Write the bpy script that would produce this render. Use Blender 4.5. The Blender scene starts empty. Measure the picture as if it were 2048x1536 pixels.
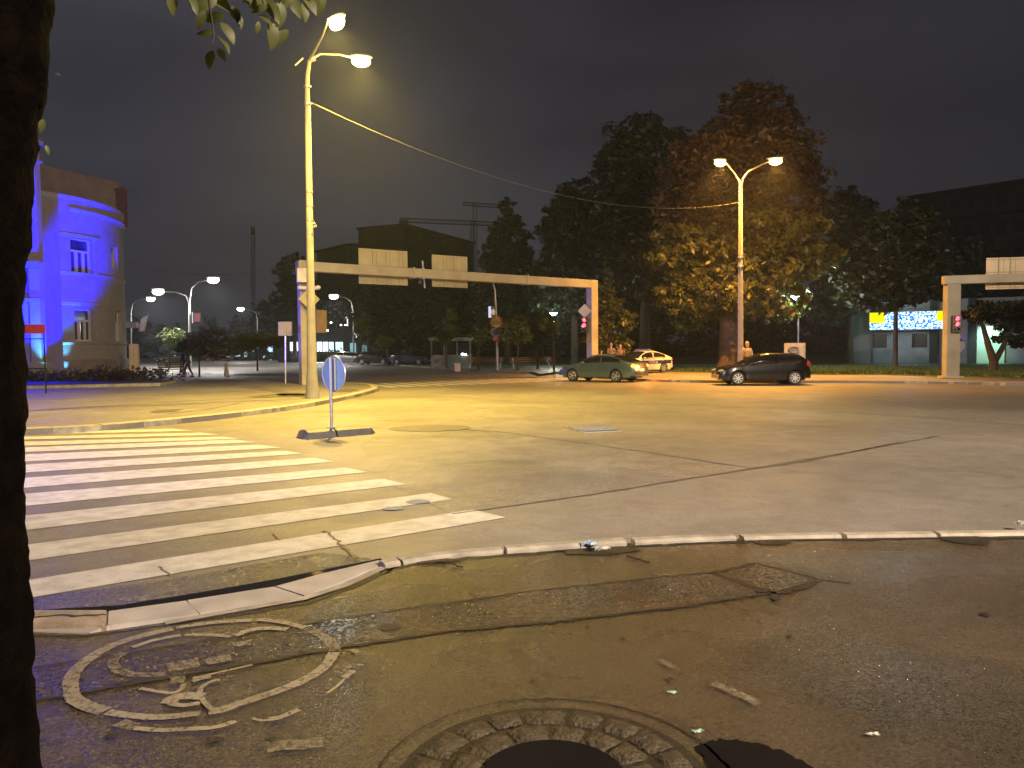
import bpy, bmesh, math, random
import numpy as np
from mathutils import Vector, Matrix, Euler
R = math.radians
random.seed(7); rng = np.random.default_rng(7)
sc = bpy.context.scene
col = sc.collection
# ------------------------------------------------------------------ camera
EYE = 1.75; FPX = 1547.0
cam_d = bpy.data.cameras.new('camera'); cam = bpy.data.objects.new('camera', cam_d); col.objects.link(cam)
cam_d.sensor_width = 36.0; cam_d.lens = 36.0*FPX/2048; cam_d.clip_start = 0.05; cam_d.clip_end = 2000
CM = Matrix.Translation((0, 0, EYE)) @ Matrix.Rotation(R(90-2.59), 4, 'X') @ Matrix.Rotation(R(-0.5), 4, 'Z')
cam.matrix_world = CM
sc.camera = cam
CR = CM.to_3x3()
def ray(px, py): return (CR @ Vector((px-1024, -(py-768), -FPX)))
def G(px, py, z=0.0):                      # point of the level z seen at a pixel
    d = ray(px, py); t = (z-EYE)/d.z
    return Vector((d.x*t, d.y*t, z))
def A(px, py, Y):                          # point at depth Y seen at a pixel
    d = ray(px, py); t = Y/d.y
    return Vector((d.x*t, Y, EYE+d.z*t))
def hor(px): return 698-(px-1024)*math.tan(R(.5))
# ------------------------------------------------------------------ world
w = bpy.data.worlds.new('World'); sc.world = w; w.use_nodes = True
nt = w.node_tree; bg = nt.nodes['Background']
tc = nt.nodes.new('ShaderNodeTexCoord'); nz = nt.nodes.new('ShaderNodeTexNoise'); nz.inputs['Scale'].default_value = 1.6; nz.inputs['Detail'].default_value = 4
mp = nt.nodes.new('ShaderNodeMapping'); mp.inputs['Scale'].default_value = (1, 1, 3.0)
nt.links.new(tc.outputs['Generated'], mp.inputs['Vector']); nt.links.new(mp.outputs[0], nz.inputs['Vector'])
rp = nt.nodes.new('ShaderNodeValToRGB'); rp.color_ramp.elements[0].position = .36; rp.color_ramp.elements[1].position = .68
rp.color_ramp.elements[0].color = (.0080, .0080, .0105, 1); rp.color_ramp.elements[1].color = (.0235, .023, .028, 1)
nt.links.new(nz.outputs['Fac'], rp.inputs[0])
sx_ = nt.nodes.new('ShaderNodeSeparateXYZ'); nt.links.new(tc.outputs['Generated'], sx_.inputs[0])     # town glow: stronger towards the west
gr0 = nt.nodes.new('ShaderNodeMapRange'); gr0.inputs['From Min'].default_value = -.6; gr0.inputs['From Max'].default_value = .6; gr0.inputs['To Min'].default_value = 2.0; gr0.inputs['To Max'].default_value = .75
nt.links.new(sx_.outputs['X'], gr0.inputs['Value']); vm_ = nt.nodes.new('ShaderNodeVectorMath'); vm_.operation = 'SCALE'
nt.links.new(rp.outputs[0], vm_.inputs[0]); nt.links.new(gr0.outputs[0], vm_.inputs['Scale']); nt.links.new(vm_.outputs[0], bg.inputs['Color'])
bg.inputs['Strength'].default_value = 1.0
sc.view_settings.view_transform = 'Standard'; sc.view_settings.look = 'None'
sc.view_settings.exposure = 0.3; sc.view_settings.gamma = 1
cy = sc.cycles
cy.use_denoising = True; cy.max_bounces = 4; cy.diffuse_bounces = 2; cy.glossy_bounces = 2; cy.transmission_bounces = 3; cy.transparent_max_bounces = 6; cy.volume_bounces = 0
cy.sample_clamp_indirect = 4; cy.sample_clamp_direct = 0; cy.caustics_reflective = False; cy.caustics_refractive = False
# ------------------------------------------------------------------ lights
SOD = (1.0, .66, .11); ORA = (1.0, .44, .07); WHT = (1.0, .95, .88); COOL = (.8, .93, 1.0)
def lamp(name, kind, loc, power, colr, radius=.15, target=None, cone=150, blend=.6, parent=None):
    d = bpy.data.lights.new(name, kind); d.energy = power; d.color = colr
    d.shadow_soft_size = radius
    o = bpy.data.objects.new(name, d); col.objects.link(o)
    if kind == 'SPOT':
        d.spot_size = R(cone); d.spot_blend = blend
        v = (Vector(target)-Vector(loc)) if target is not None else Vector((0, 0, -1))
        o.rotation_euler = v.to_track_quat('-Z', 'Y').to_euler()
    o.location = loc
    if parent is not None:
        o.location = Vector(loc)-parent.location
        o.parent = parent
    return o
# street lamps that stand behind the photographer
lamp('lamp_light', 'SPOT', (14, -7, 12), 38000, (1, .79, .60), .25, (11, 12, 0), 140, .8)
lamp('lamp_light', 'SPOT', (-10, -6, 11), 9000, (1, .86, .74), .25, (-5, 8, 0), 98, .9)
# unseen blue spots added left of the view, each aimed at a blue-tinted thing
lamp('blue_beam', 'SPOT', (-40, 23.5, 3.5), 45000, (.14, .10, 1.0), .3, (0, 42.9, 3.4), 9.5, .5)
lamp('blue_beam', 'SPOT', (-14, 9, 5), 2600, (.16, .13, 1.0), .3, (-6.8, 11.5, 0), 56, 1.0)
lamp('blue_beam', 'SPOT', (-14, 6, 1.9), 1500, (.16, .13, 1.0), .3, (-3.2, 5.4, 0), 22, 1.0)
lamp('blue_beam', 'SPOT', (-13, 9, 3), 2600, (.28, .36, 1.0), .2, (-3.7, 15.8, 1.5), 11, .6)
# ------------------------------------------------------------------ helpers
def tag(o, label=None, cat=None, group=None, kind=None):
    if label: o['label'] = label
    if cat: o['category'] = cat
    if group: o['group'] = group
    if kind: o['kind'] = kind
    return o
def thing(name, loc, label, cat, group=None, rz=0):
    o = bpy.data.objects.new(name, None); col.objects.link(o)
    o.location = loc; o.rotation_euler = (0, 0, rz)
    return tag(o, label, cat, group)
class MB:
    def __init__(s): s.v = []; s.f = []
    def add(s, vs, fs):
        k = len(s.v); s.v += [tuple(v) for v in vs]; s.f += [tuple(i+k for i in f) for f in fs]; return s
    def box(s, c, d, rz=0, M=None):
        vs = []
        for x in (-.5, .5):
            for y in (-.5, .5):
                for z in (-.5, .5): vs.append(Vector((x*d[0], y*d[1], z*d[2])))
        m = Matrix.Translation(c) @ (M.to_4x4() if M is not None else Matrix.Rotation(rz, 4, 'Z'))
        return s.add([m @ v for v in vs], [(0, 1, 3, 2), (4, 6, 7, 5), (0, 4, 5, 1), (2, 3, 7, 6), (0, 2, 6, 4), (1, 5, 7, 3)])
    def beam(s, a, b, wd, hg):
        a = Vector(a); b = Vector(b); d = b-a; L = d.length
        q = d.to_track_quat('X', 'Z').to_matrix()
        return s.box((a+b)/2, (L, wd, hg), M=q)
    def tube(s, pts, rad, n=10, cap=True):
        pts = [Vector(p) for p in pts]
        if not hasattr(rad, '__len__'): rad = [rad]*len(pts)
        vs = []; up = None
        for i, p in enumerate(pts):
            d = (pts[min(i+1, len(pts)-1)]-pts[max(i-1, 0)]).normalized()
            if up is None:
                up = Vector((0, 0, 1)) if abs(d.z) < .9 else Vector((1, 0, 0))
            a = d.cross(up).normalized(); b = a.cross(d).normalized(); up = b
            for k in range(n):
                t = 2*math.pi*k/n; vs.append(p+(a*math.cos(t)+b*math.sin(t))*rad[i])
        fs = []
        for i in range(len(pts)-1):
            for k in range(n):
                k2 = (k+1) % n; fs.append((i*n+k, i*n+k2, (i+1)*n+k2, (i+1)*n+k))
        if cap: fs.append(tuple(range(n-1, -1, -1))); fs.append(tuple((len(pts)-1)*n+k for k in range(n)))
        return s.add(vs, fs)
    def ell(s, c, r, n=10, m=14, M=None):
        vs = []; c = Vector(c)
        for i in range(n+1):
            ph = math.pi*i/n
            for k in range(m):
                t = 2*math.pi*k/m; v = Vector((r[0]*math.sin(ph)*math.cos(t), r[1]*math.sin(ph)*math.sin(t), r[2]*math.cos(ph)))
                if M is not None: v = M @ v
                vs.append(c+v)
        fs = [(i*m+k, (i+1)*m+k, (i+1)*m+(k+1) % m, i*m+(k+1) % m) for i in range(n) for k in range(m)]
        return s.add(vs, fs)
    def prism(s, poly, z0, z1):              # flat polygon (x,y) between two levels
        n = len(poly)
        ar = sum(poly[i][0]*poly[(i+1) % n][1]-poly[(i+1) % n][0]*poly[i][1] for i in range(n))
        if ar < 0: poly = poly[::-1]
        vs = [(p[0], p[1], z0) for p in poly]+[(p[0], p[1], z1) for p in poly]
        return s.add(vs, [tuple(range(n-1, -1, -1)), tuple(range(n, 2*n))]+[(i, (i+1) % n, n+(i+1) % n, n+i) for i in range(n)])
    def plate(s, poly3, nrm, th):            # polygon in space with a thickness
        n = len(poly3); nrm = Vector(nrm).normalized()*th
        vs = [Vector(p) for p in poly3]+[Vector(p)+nrm for p in poly3]
        return s.add(vs, [tuple(range(n)), tuple(range(2*n-1, n-1, -1))]+[((i+1) % n, i, n+i, n+(i+1) % n) for i in range(n)])
    def build(s, name, m, parent=None, smooth=False, bevel=0, ang=40, fix=True):
        me = bpy.data.meshes.new(name)
        P = parent.matrix_basis.inverted() if (parent is not None and s_world.get(id(s), True) and parent.type == 'EMPTY' and WORLD[0]) else None
        vs = [tuple(P @ Vector(v)) for v in s.v] if P is not None else s.v
        me.from_pydata(vs, [], s.f); 
        if fix:
            b = bmesh.new(); b.from_mesh(me); bmesh.ops.remove_doubles(b, verts=b.verts, dist=1e-5); bmesh.ops.recalc_face_normals(b, faces=b.faces); b.to_mesh(me); b.free()
        me.update()
        o = bpy.data.objects.new(name, me); col.objects.link(o)
        if m is not None: me.materials.append(m)
        if parent is not None: o.parent = parent
        if smooth:
            me.polygons.foreach_set('use_smooth', [True]*len(me.polygons))
            me.set_sharp_from_angle(angle=R(ang))
        if bevel:
            bv = o.modifiers.new('bevel', 'BEVEL'); bv.width = bevel; bv.segments = 2; bv.limit_method = 'ANGLE'
        return o
s_world = {}; WORLD = [True]    # True: vertices are given in world space and moved into the parent's
def children(o): return [c for c in o.children]
def copy_tree(o, parent=None):
    c = o.copy(); col.objects.link(c); c.parent = parent
    for ch in list(o.children): copy_tree(ch, c)
    return c
# ------------------------------------------------------------------ materials
MATS = {}
def mat(name, c, rough=.6, metal=0.0, var=.15, scale=3.0, bump=0.0, bscale=40., spec=.5, emit=None, es=1.0, trans=0, c2=None, det=6, rvar=0, coat=0):
    if name in MATS: return MATS[name]
    m = bpy.data.materials.new(name); m.use_nodes = True; n = m.node_tree; p = n.nodes['Principled BSDF']; L = n.links
    p.inputs['Roughness'].default_value = rough; p.inputs['Metallic'].default_value = metal
    p.inputs['Specular IOR Level'].default_value = spec
    if coat: p.inputs['Coat Weight'].default_value = coat; p.inputs['Coat Roughness'].default_value = .06
    t = n.nodes.new('ShaderNodeTexCoord'); z = n.nodes.new('ShaderNodeTexNoise'); z.inputs['Scale'].default_value = scale; z.inputs['Detail'].default_value = det
    L.new(t.outputs['Object'], z.inputs['Vector'])
    r = n.nodes.new('ShaderNodeValToRGB'); r.color_ramp.elements[0].position = .3; r.color_ramp.elements[1].position = .7
    a = [max(0, x*(1-var)) for x in c]; b = [min(1, x*(1+var)) for x in c] if c2 is None else list(c2)
    if c2 is not None: a = list(c)
    r.color_ramp.elements[0].color = (*a, 1); r.color_ramp.elements[1].color = (*b, 1)
    L.new(z.outputs['Fac'], r.inputs[0]); L.new(r.outputs[0], p.inputs['Base Color'])
    if rvar:
        mr = n.nodes.new('ShaderNodeMapRange'); mr.inputs['From Min'].default_value = .3; mr.inputs['From Max'].default_value = .7
        mr.inputs['To Min'].default_value = rough-rvar; mr.inputs['To Max'].default_value = rough+rvar
        L.new(z.outputs['Fac'], mr.inputs['Value']); L.new(mr.outputs[0], p.inputs['Roughness'])
    if bump:
        z2 = n.nodes.new('ShaderNodeTexNoise'); z2.inputs['Scale'].default_value = bscale; z2.inputs['Detail'].default_value = 4
        L.new(t.outputs['Object'], z2.inputs['Vector']); bp = n.nodes.new('ShaderNodeBump'); bp.inputs['Strength'].default_value = bump; bp.inputs['Distance'].default_value = .02
        L.new(z2.outputs['Fac'], bp.inputs['Height']); L.new(bp.outputs[0], p.inputs['Normal'])
    if emit is not None: p.inputs['Emission Color'].default_value = (*emit, 1); p.inputs['Emission Strength'].default_value = es
    if trans: p.inputs['Transmission Weight'].default_value = trans
    MATS[name] = m; return m
def leafmat(name, c, c2, gloss=.45, tr=.3, scale=1.2):
    if name in MATS: return MATS[name]
    m = bpy.data.materials.new(name); m.use_nodes = True; n = m.node_tree; L = n.links; p = n.nodes['Principled BSDF']; out = n.nodes['Material Output']
    t = n.nodes.new('ShaderNodeTexCoord'); z = n.nodes.new('ShaderNodeTexNoise'); z.inputs['Scale'].default_value = scale; z.inputs['Detail'].default_value = 5
    L.new(t.outputs['Object'], z.inputs['Vector']); r = n.nodes.new('ShaderNodeValToRGB'); r.color_ramp.elements[0].position = .35; r.color_ramp.elements[1].position = .65
    r.color_ramp.elements[0].color = (*c, 1); r.color_ramp.elements[1].color = (*c2, 1)
    L.new(z.outputs['Fac'], r.inputs[0]); L.new(r.outputs[0], p.inputs['Base Color']); p.inputs['Roughness'].default_value = gloss
    tb = n.nodes.new('ShaderNodeBsdfTranslucent'); L.new(r.outputs[0], tb.inputs['Color']); mx = n.nodes.new('ShaderNodeMixShader'); mx.inputs[0].default_value = tr
    L.new(p.outputs[0], mx.inputs[1]); L.new(tb.outputs[0], mx.inputs[2]); L.new(mx.outputs[0], out.inputs['Surface'])
    MATS[name] = m; return m
def groundmat(name, c, c2, rough, bump, bscale, wet=0.0, speck=.0, big=.35, spec=.5, fac=70, tilt=.12, stone=.12):
    # asphalt: large tonal patches, fine aggregate, wet film in patches
    m = bpy.data.materials.new(name); m.use_nodes = True; n = m.node_tree; L = n.links; p = n.nodes['Principled BSDF']
    t = n.nodes.new('ShaderNodeTexCoord')
    def noise(s, d=5, dist=0):
        z = n.nodes.new('ShaderNodeTexNoise'); z.inputs['Scale'].default_value = s; z.inputs['Detail'].default_value = d; z.inputs['Distortion'].default_value = dist
        L.new(t.outputs['Object'], z.inputs['Vector']); return z.outputs['Fac']
    def ramp(src, a, b, ca, cb):
        r = n.nodes.new('ShaderNodeMapRange'); r.inputs['From Min'].default_value = a; r.inputs['From Max'].default_value = b
        r.inputs['To Min'].default_value = ca; r.inputs['To Max'].default_value = cb; L.new(src, r.inputs['Value']); return r.outputs[0]
    def mul(a, b):
        q = n.nodes.new('ShaderNodeMath'); q.operation = 'MULTIPLY'; L.new(a, q.inputs[0]); L.new(b, q.inputs[1]); return q.outputs[0]
    mx = n.nodes.new('ShaderNodeMix'); mx.data_type = 'RGBA'
    mx.inputs[6].default_value = (*c, 1); mx.inputs[7].default_value = (*c2, 1)
    L.new(ramp(noise(big, 6, .6), .35, .65, 0, 1), mx.inputs[0])
    fine = mul(ramp(noise(95, 2), .3, .7, 1-speck, 1+speck), ramp(noise(2.3, 8, 1.2), .3, .7, .86, 1.12))
    q = n.nodes.new('ShaderNodeVectorMath'); q.operation = 'SCALE'; L.new(mx.outputs[2], q.inputs[0]); L.new(fine, q.inputs['Scale'])
    L.new(q.outputs[0], p.inputs['Base Color'])
    L.new(ramp(noise(.8, 6, .8), .35, .62, rough, max(.08, rough-wet)), p.inputs['Roughness'])
    p.inputs['Specular IOR Level'].default_value = spec
    b = n.nodes.new('ShaderNodeBump'); b.inputs['Strength'].default_value = bump; b.inputs['Distance'].default_value = .008
    v = n.nodes.new('ShaderNodeTexNoise'); v.inputs['Scale'].default_value = bscale*1.5; v.inputs['Detail'].default_value = 3; v.inputs['Roughness'].default_value = .65; L.new(t.outputs['Object'], v.inputs['Vector'])
    L.new(v.outputs['Fac'], b.inputs['Height'])
    vc = n.nodes.new('ShaderNodeTexVoronoi'); vc.inputs['Scale'].default_value = fac; L.new(t.outputs['Object'], vc.inputs['Vector'])
    sb = n.nodes.new('ShaderNodeVectorMath'); sb.operation = 'SUBTRACT'; sb.inputs[1].default_value = (.5, .5, .5); L.new(vc.outputs['Color'], sb.inputs[0])
    sl = n.nodes.new('ShaderNodeVectorMath'); sl.operation = 'SCALE'; sl.inputs['Scale'].default_value = tilt; L.new(sb.outputs[0], sl.inputs[0])
    ge = n.nodes.new('ShaderNodeNewGeometry'); ad = n.nodes.new('ShaderNodeVectorMath'); L.new(ge.outputs['Normal'], ad.inputs[0]); L.new(sl.outputs[0], ad.inputs[1])
    nm = n.nodes.new('ShaderNodeVectorMath'); nm.operation = 'NORMALIZE'; L.new(ad.outputs[0], nm.inputs[0]); L.new(nm.outputs[0], b.inputs['Normal'])
    L.new(b.outputs[0], p.inputs['Normal'])
    # single pale and dark stones
    s1_ = n.nodes.new('ShaderNodeSeparateXYZ'); L.new(vc.outputs['Color'], s1_.inputs[0])
    k1 = n.nodes.new('ShaderNodeMapRange'); k1.inputs['From Min'].default_value = .0; k1.inputs['From Max'].default_value = 1.0; k1.inputs['To Min'].default_value = 1-stone; k1.inputs['To Max'].default_value = 1+stone; L.new(s1_.outputs['X'], k1.inputs['Value'])
    k2 = n.nodes.new('ShaderNodeMapRange'); k2.inputs['From Min'].default_value = .93; k2.inputs['From Max'].default_value = .97; k2.inputs['To Min'].default_value = 1; k2.inputs['To Max'].default_value = 1+stone*3; L.new(s1_.outputs['Y'], k2.inputs['Value'])
    q2 = n.nodes.new('ShaderNodeVectorMath'); q2.operation = 'SCALE'; L.new(q.outputs[0], q2.inputs[0]); L.new(mul(k1.outputs[0], k2.outputs[0]), q2.inputs['Scale']); L.new(q2.outputs[0], p.inputs['Base Color'])
    MATS[name] = m; return m
def glow(name, c, s, clear=False):
    if name in MATS: return MATS[name]
    m = bpy.data.materials.new(name); m.use_nodes = True; n = m.node_tree; n.nodes.clear()
    e = n.nodes.new('ShaderNodeEmission'); e.inputs[0].default_value = (*c, 1); e.inputs[1].default_value = s; o = n.nodes.new('ShaderNodeOutputMaterial')
    if clear:      # clear glass cover glowing from the lamp inside it
        tr = n.nodes.new('ShaderNodeBsdfTransparent'); ad = n.nodes.new('ShaderNodeAddShader'); n.links.new(e.outputs[0], ad.inputs[0]); n.links.new(tr.outputs[0], ad.inputs[1]); n.links.new(ad.outputs[0], o.inputs[0])
    else: n.links.new(e.outputs[0], o.inputs[0])
    MATS[name] = m; return m
m_road = groundmat('road_asphalt', (.165, .15, .135), (.25, .23, .205), .62, .35, 90, .16, .25, .16)
m_road2 = groundmat('road_asphalt_patch', (.19, .18, .165), (.24, .225, .205), .66, .3, 90, .12, .2, .3)
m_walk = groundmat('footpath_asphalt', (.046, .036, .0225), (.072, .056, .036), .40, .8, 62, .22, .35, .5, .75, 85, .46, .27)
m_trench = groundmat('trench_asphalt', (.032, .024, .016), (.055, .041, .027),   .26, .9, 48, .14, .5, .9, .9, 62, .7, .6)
m_pave = groundmat('pavement_asphalt', (.17, .155, .145), (.23, .21, .195), .6, .3, 80, .15, .2, .3)
m_kerb = mat('kerb_stone', (.36, .33, .27), .7, 0, .3, 5, .5, 60)
m_slab = mat('concrete_slab', (.42, .39, .37), .65, 0, .18, 3.5, .3, 90)
m_slab2 = mat('stained_slab', (.33, .27, .20), .6, 0, .3, 6, .6, 50)
m_dark = mat('dirt', (.018, .014, .010), .5, 0, .5, 20, .8, 60)
m_crack = mat('crack_dark', (.035, .030, .025), .8, 0, .3, 10)
m_water = mat('puddle_water', (.012, .010, .008), .07, 0, .2, 2, .05, 12)
m_paint = mat('road_paint', (.62, .60, .55), .55, 0, .12, 4, .25, 90)
m_wornpaint = None
m_grass = mat('grass_blades', (.035, .055, .018), .7, 0, .4, 1.5, .8, 30)
m_conc = mat('pole_concrete', (.27, .255, .21), .75, 0, .15, 2.5, .3, 60)
m_steel = mat('painted_steel', (.42, .42, .42), .45, .3, .1, 4)
m_galv = mat('galvanised_steel', (.55, .56, .58), .35, .8, .1, 8)
m_gant = mat('gantry_paint', (.37, .335, .26), .5, .1, .18, 1.2)
m_back = mat('sign_back', (.46, .40, .25), .55, .1, .14, 1.5)
m_line = mat('line_dark', (.16, .13, .09), .7)
m_black = mat('black_plastic', (.012, .012, .013), .4)
m_rubber = mat('rubber', (.03, .03, .03), .65, 0, .3, 10, .3, 40)
m_bark = mat('bark', (.045, .030, .020), .85, 0, .45, 6, 1.0, 14)
m_bark2 = mat('bark_old', (.11, .065, .042), .85, 0, .35, 3, 1.0, 8)
m_glass = mat('dark_glass', (.012, .013, .016), .06, 0, .1, 2, spec=.6)
# worn paint: broken up by noise, shows asphalt through
def worn(name, c, under, thr=.5, sc_=9):
    m = bpy.data.materials.new(name); m.use_nodes = True; n = m.node_tree; L = n.links; p = n.nodes['Principled BSDF']; out = n.nodes['Material Output']
    t = n.nodes.new('ShaderNodeTexCoord'); z = n.nodes.new('ShaderNodeTexNoise'); z.inputs['Scale'].default_value = sc_; z.inputs['Detail'].default_value = 10; z.inputs['Roughness'].default_value = .75
    L.new(t.outputs['Object'], z.inputs['Vector']); r = n.nodes.new('ShaderNodeMapRange'); r.inputs['From Min'].default_value = thr-.09; r.inputs['From Max'].default_value = thr+.10
    L.new(z.outputs['Fac'], r.inputs['Value']); tr = n.nodes.new('ShaderNodeBsdfTransparent'); mx = n.nodes.new('ShaderNodeMixShader'); L.new(r.outputs[0], mx.inputs[0]); L.new(tr.outputs[0], mx.inputs[1]); L.new(p.outputs[0], mx.inputs[2]); L.new(mx.outputs[0], out.inputs['Surface'])
    z3 = n.nodes.new('ShaderNodeTexNoise'); z3.inputs['Scale'].default_value = 5; z3.inputs['Detail'].default_value = 8; L.new(t.outputs['Object'], z3.inputs['Vector'])
    cr = n.nodes.new('ShaderNodeValToRGB'); cr.color_ramp.elements[0].position = .35; cr.color_ramp.elements[1].position = .6; cr.color_ramp.elements[0].color = (*[x*.72 for x in c], 1); cr.color_ramp.elements[1].color = (*c, 1); L.new(z3.outputs['Fac'], cr.inputs[0]); L.new(cr.outputs[0], p.inputs['Base Color'])
    p.inputs['Roughness'].default_value = .55
    v = n.nodes.new('ShaderNodeTexNoise'); v.inputs['Scale'].default_value = 60; v.inputs['Detail'].default_value = 3; L.new(t.outputs['Object'], v.inputs['Vector'])
    b = n.nodes.new('ShaderNodeBump'); b.inputs['Strength'].default_value = .6; b.inputs['Distance'].default_value = .01; L.new(v.outputs['Fac'], b.inputs['Height']); L.new(b.outputs[0], p.inputs['Normal'])
    return m
m_worn = worn('worn_paint', (.30, .26, .185), (.10, .085, .06), .41, 24)
m_worn2 = worn('very_worn_paint', (.20, .17, .12), (.07, .058, .042), .47, 26)
m_stripe = worn('stripe_paint', (.64, .62, .58), (.30, .28, .26), .27, 6)

# ------------------------------------------------------------------ ground
def struct(o): o['kind'] = 'structure'; return o
def sheet(name, pts, z, m, th=None):
    b = MB(); poly = [(p[0], p[1]) for p in pts]
    if th: b.prism(poly, z-th, z)
    else: b.add([(x, y, z) for x, y in poly], [tuple(range(len(poly)))])
    o = b.build(name, m)
    if not th and o.data.polygons[0].normal.z < 0: o.data.flip_normals()
    return struct(o)
def pl(pts, z=0): return [G(x, y, z) for x, y in pts]
def smoothline(pts, k=4):       # Catmull-Rom through points
    out = []; P = [pts[0]]+list(pts)+[pts[-1]]
    for i in range(1, len(P)-2):
        for j in range(k):
            t = j/k; a, b, c, d = P[i-1], P[i], P[i+1], P[i+2]
            out.append(a*0+(b*2+(c-a)*t+(a*2-b*5+c*4-d)*t*t+(b*3-a-c*3+d)*t*t*t)*.5)
    out.append(P[-2]); return out
def ribbon(name, pts, wd, z, m, jit=0, mbout=None):
    b = mbout or MB(); n = len(pts); L = []; Rr = []
    for i, p in enumerate(pts):
        d = (pts[min(i+1, n-1)]-pts[max(i-1, 0)]); d = Vector((d.x, d.y, 0)).normalized(); s = Vector((-d.y, d.x, 0))
        w0 = (wd[i] if hasattr(wd, '__len__') else wd)*(1+random.uniform(-jit, jit)); off = s*random.uniform(-jit, jit)*w0*.8
        L.append(p+s*w0/2+off); Rr.append(p-s*w0/2+off)
    vs = [(p.x, p.y, z) for p in L]+[(p.x, p.y, z) for p in Rr]
    b.add(vs, [(i, i+1, n+i+1, n+i) for i in range(n-1)])
    if mbout: return None
    o = b.build(name, m)
    if len(o.data.polygons) and o.data.polygons[0].normal.z < 0: o.data.flip_normals()
    return struct(o)
def resample(pts, step):
    out = [pts[0]]; acc = 0
    for a, b in zip(pts[:-1], pts[1:]):
        L = (b-a).length; k = max(1, int(L/step))
        for j in range(1, k+1): out.append(a.lerp(b, j/k))
    return out

sheet('road', [(-500, -60), (500, -60), (500, 900), (-500, 900)], 0, m_road)
ZN = .03            # the near footpath
kz = .070
near_k = smoothline(pl([(2300, 1062), (2048, 1064), (1850, 1066), (1700, 1068), (1500, 1072), (1250, 1083), (1100, 1093), (960, 1103), (860, 1113), (770, 1128)], kz), 5)
rampb = pl([(785, 1134), (700, 1172), (612, 1202), (440, 1228), (170, 1268), (60, 1264), (-80, 1262), (-400, 1262)], ZN)
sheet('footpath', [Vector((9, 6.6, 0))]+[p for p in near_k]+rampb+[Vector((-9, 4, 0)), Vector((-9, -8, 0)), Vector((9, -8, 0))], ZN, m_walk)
# near kerb stones
def kerb(name, line, wd, z0, z1, m, L=1.0, gap=.02, side=1, jit=.006, bev=.015):
    b = MB(); pts = resample(line, .12); acc = [0]
    for a, c in zip(pts[:-1], pts[1:]): acc.append(acc[-1]+(c-a).length)
    def at(s):
        s = max(0, min(acc[-1]-1e-4, s)); i = max(0, np.searchsorted(acc, s)-1); i = min(i, len(pts)-2)
        t = (s-acc[i])/max(1e-6, acc[i+1]-acc[i]); d = (pts[i+1]-pts[i]); d = Vector((d.x, d.y, 0)).normalized()
        return pts[i].lerp(pts[i+1], t), Vector((-d.y, d.x, 0))*side
    s = 0
    while s < acc[-1]-.1:
        l = L*random.uniform(.85, 1.1); e = min(s+l-gap*random.uniform(.6, 1.8), acc[-1]); k = 5
        zt = z1+random.uniform(-jit, jit); of = random.uniform(-jit, jit)*1.5; v = []
        for j in range(k):
            p, nn = at(s+(e-s)*j/(k-1)); q = p+nn*(wd); p = p+nn*of; q = q+nn*of; ch = .2*wd
            v += [(p.x, p.y, z0), (p.x, p.y, zt-.02), (p.x+nn.x*ch, p.y+nn.y*ch, zt), (q.x, q.y, zt), (q.x, q.y, z0)]
        f = []
        for j in range(k-1):
            for r_ in range(4): f.append((j*5+r_, j*5+r_+1, (j+1)*5+r_+1, (j+1)*5+r_))
        f += [(0, 4, 3, 2, 1), tuple((k-1)*5+i for i in range(5))]
        b.add(v, f); s += l
    return struct(b.build(name, m))
kerb('kerb', near_k, .12, -.02, kz, m_kerb, 1.0, .045, side=-1, jit=.012)
# dirt line on the footpath side of the kerb
off = []
for i, p in enumerate(near_k):
    off.append(p+Vector((0, -.035, 0)))
ribbon('gutter_dirt', resample(off, .07), .075, ZN+.004, m_dark, .45)
# ramp slabs and channel at the crossing
sheet('gutter_channel', pl([(60, 1222), (240, 1212), (420, 1183), (560, 1158), (760, 1118), (775, 1128), (560, 1180), (215, 1225), (60, 1235), (-300, 1245), (-300, 1235)]), .006, m_water)
sheet('wet_road_edge', pl([(60, 1196), (340, 1160), (640, 1106), (700, 1112), (745, 1118), (560, 1158), (420, 1183), (240, 1212), (60, 1222), (-300, 1240), (-300, 1230)]), .004,
      groundmat('wet_asphalt', (.075, .068, .06), (.10, .09, .08), .36, .8, 60, .16, .4, .8, .6, 70, .4, .3))
slabs = [[(552, 1172), (640, 1148), (758, 1120), (768, 1127), (700, 1155), (612, 1192)],
         [(375, 1200), (548, 1173), (608, 1193), (600, 1197), (400, 1226), (384, 1214)],
         [(218, 1222), (372, 1201), (398, 1227), (300, 1240), (215, 1250)],
         [(-300, 1262), (60, 1254), (218, 1251), (180, 1264), (60, 1262), (-300, 1272)]]
for i, s_ in enumerate(slabs):
    o = sheet('ramp_slab', pl(s_, .036), .036, m_slab, .05)
o = sheet('ramp_slab', pl([(-300, 1232), (60, 1220), (213, 1220), (213, 1249), (60, 1251), (-300, 1260)], .06), .06, m_slab2, .08)
ribbon('ramp_edging', resample(pl([(778, 1130), (690, 1170), (608, 1197), (440, 1226), (330, 1246)], .04), .3), .075, .042, m_kerb, .03)
ribbon('ramp_edge_crack', resample(pl([(795, 1133), (705, 1176), (614, 1208), (440, 1236), (170, 1274), (-100, 1266)], ZN), .08), .035, ZN+.004, m_dark, .25)
ribbon('slab_crack', resample(pl([(60, 1236), (120, 1231), (150, 1233), (213, 1229)], .06), .05), .02, .064, m_dark, .5)
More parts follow.
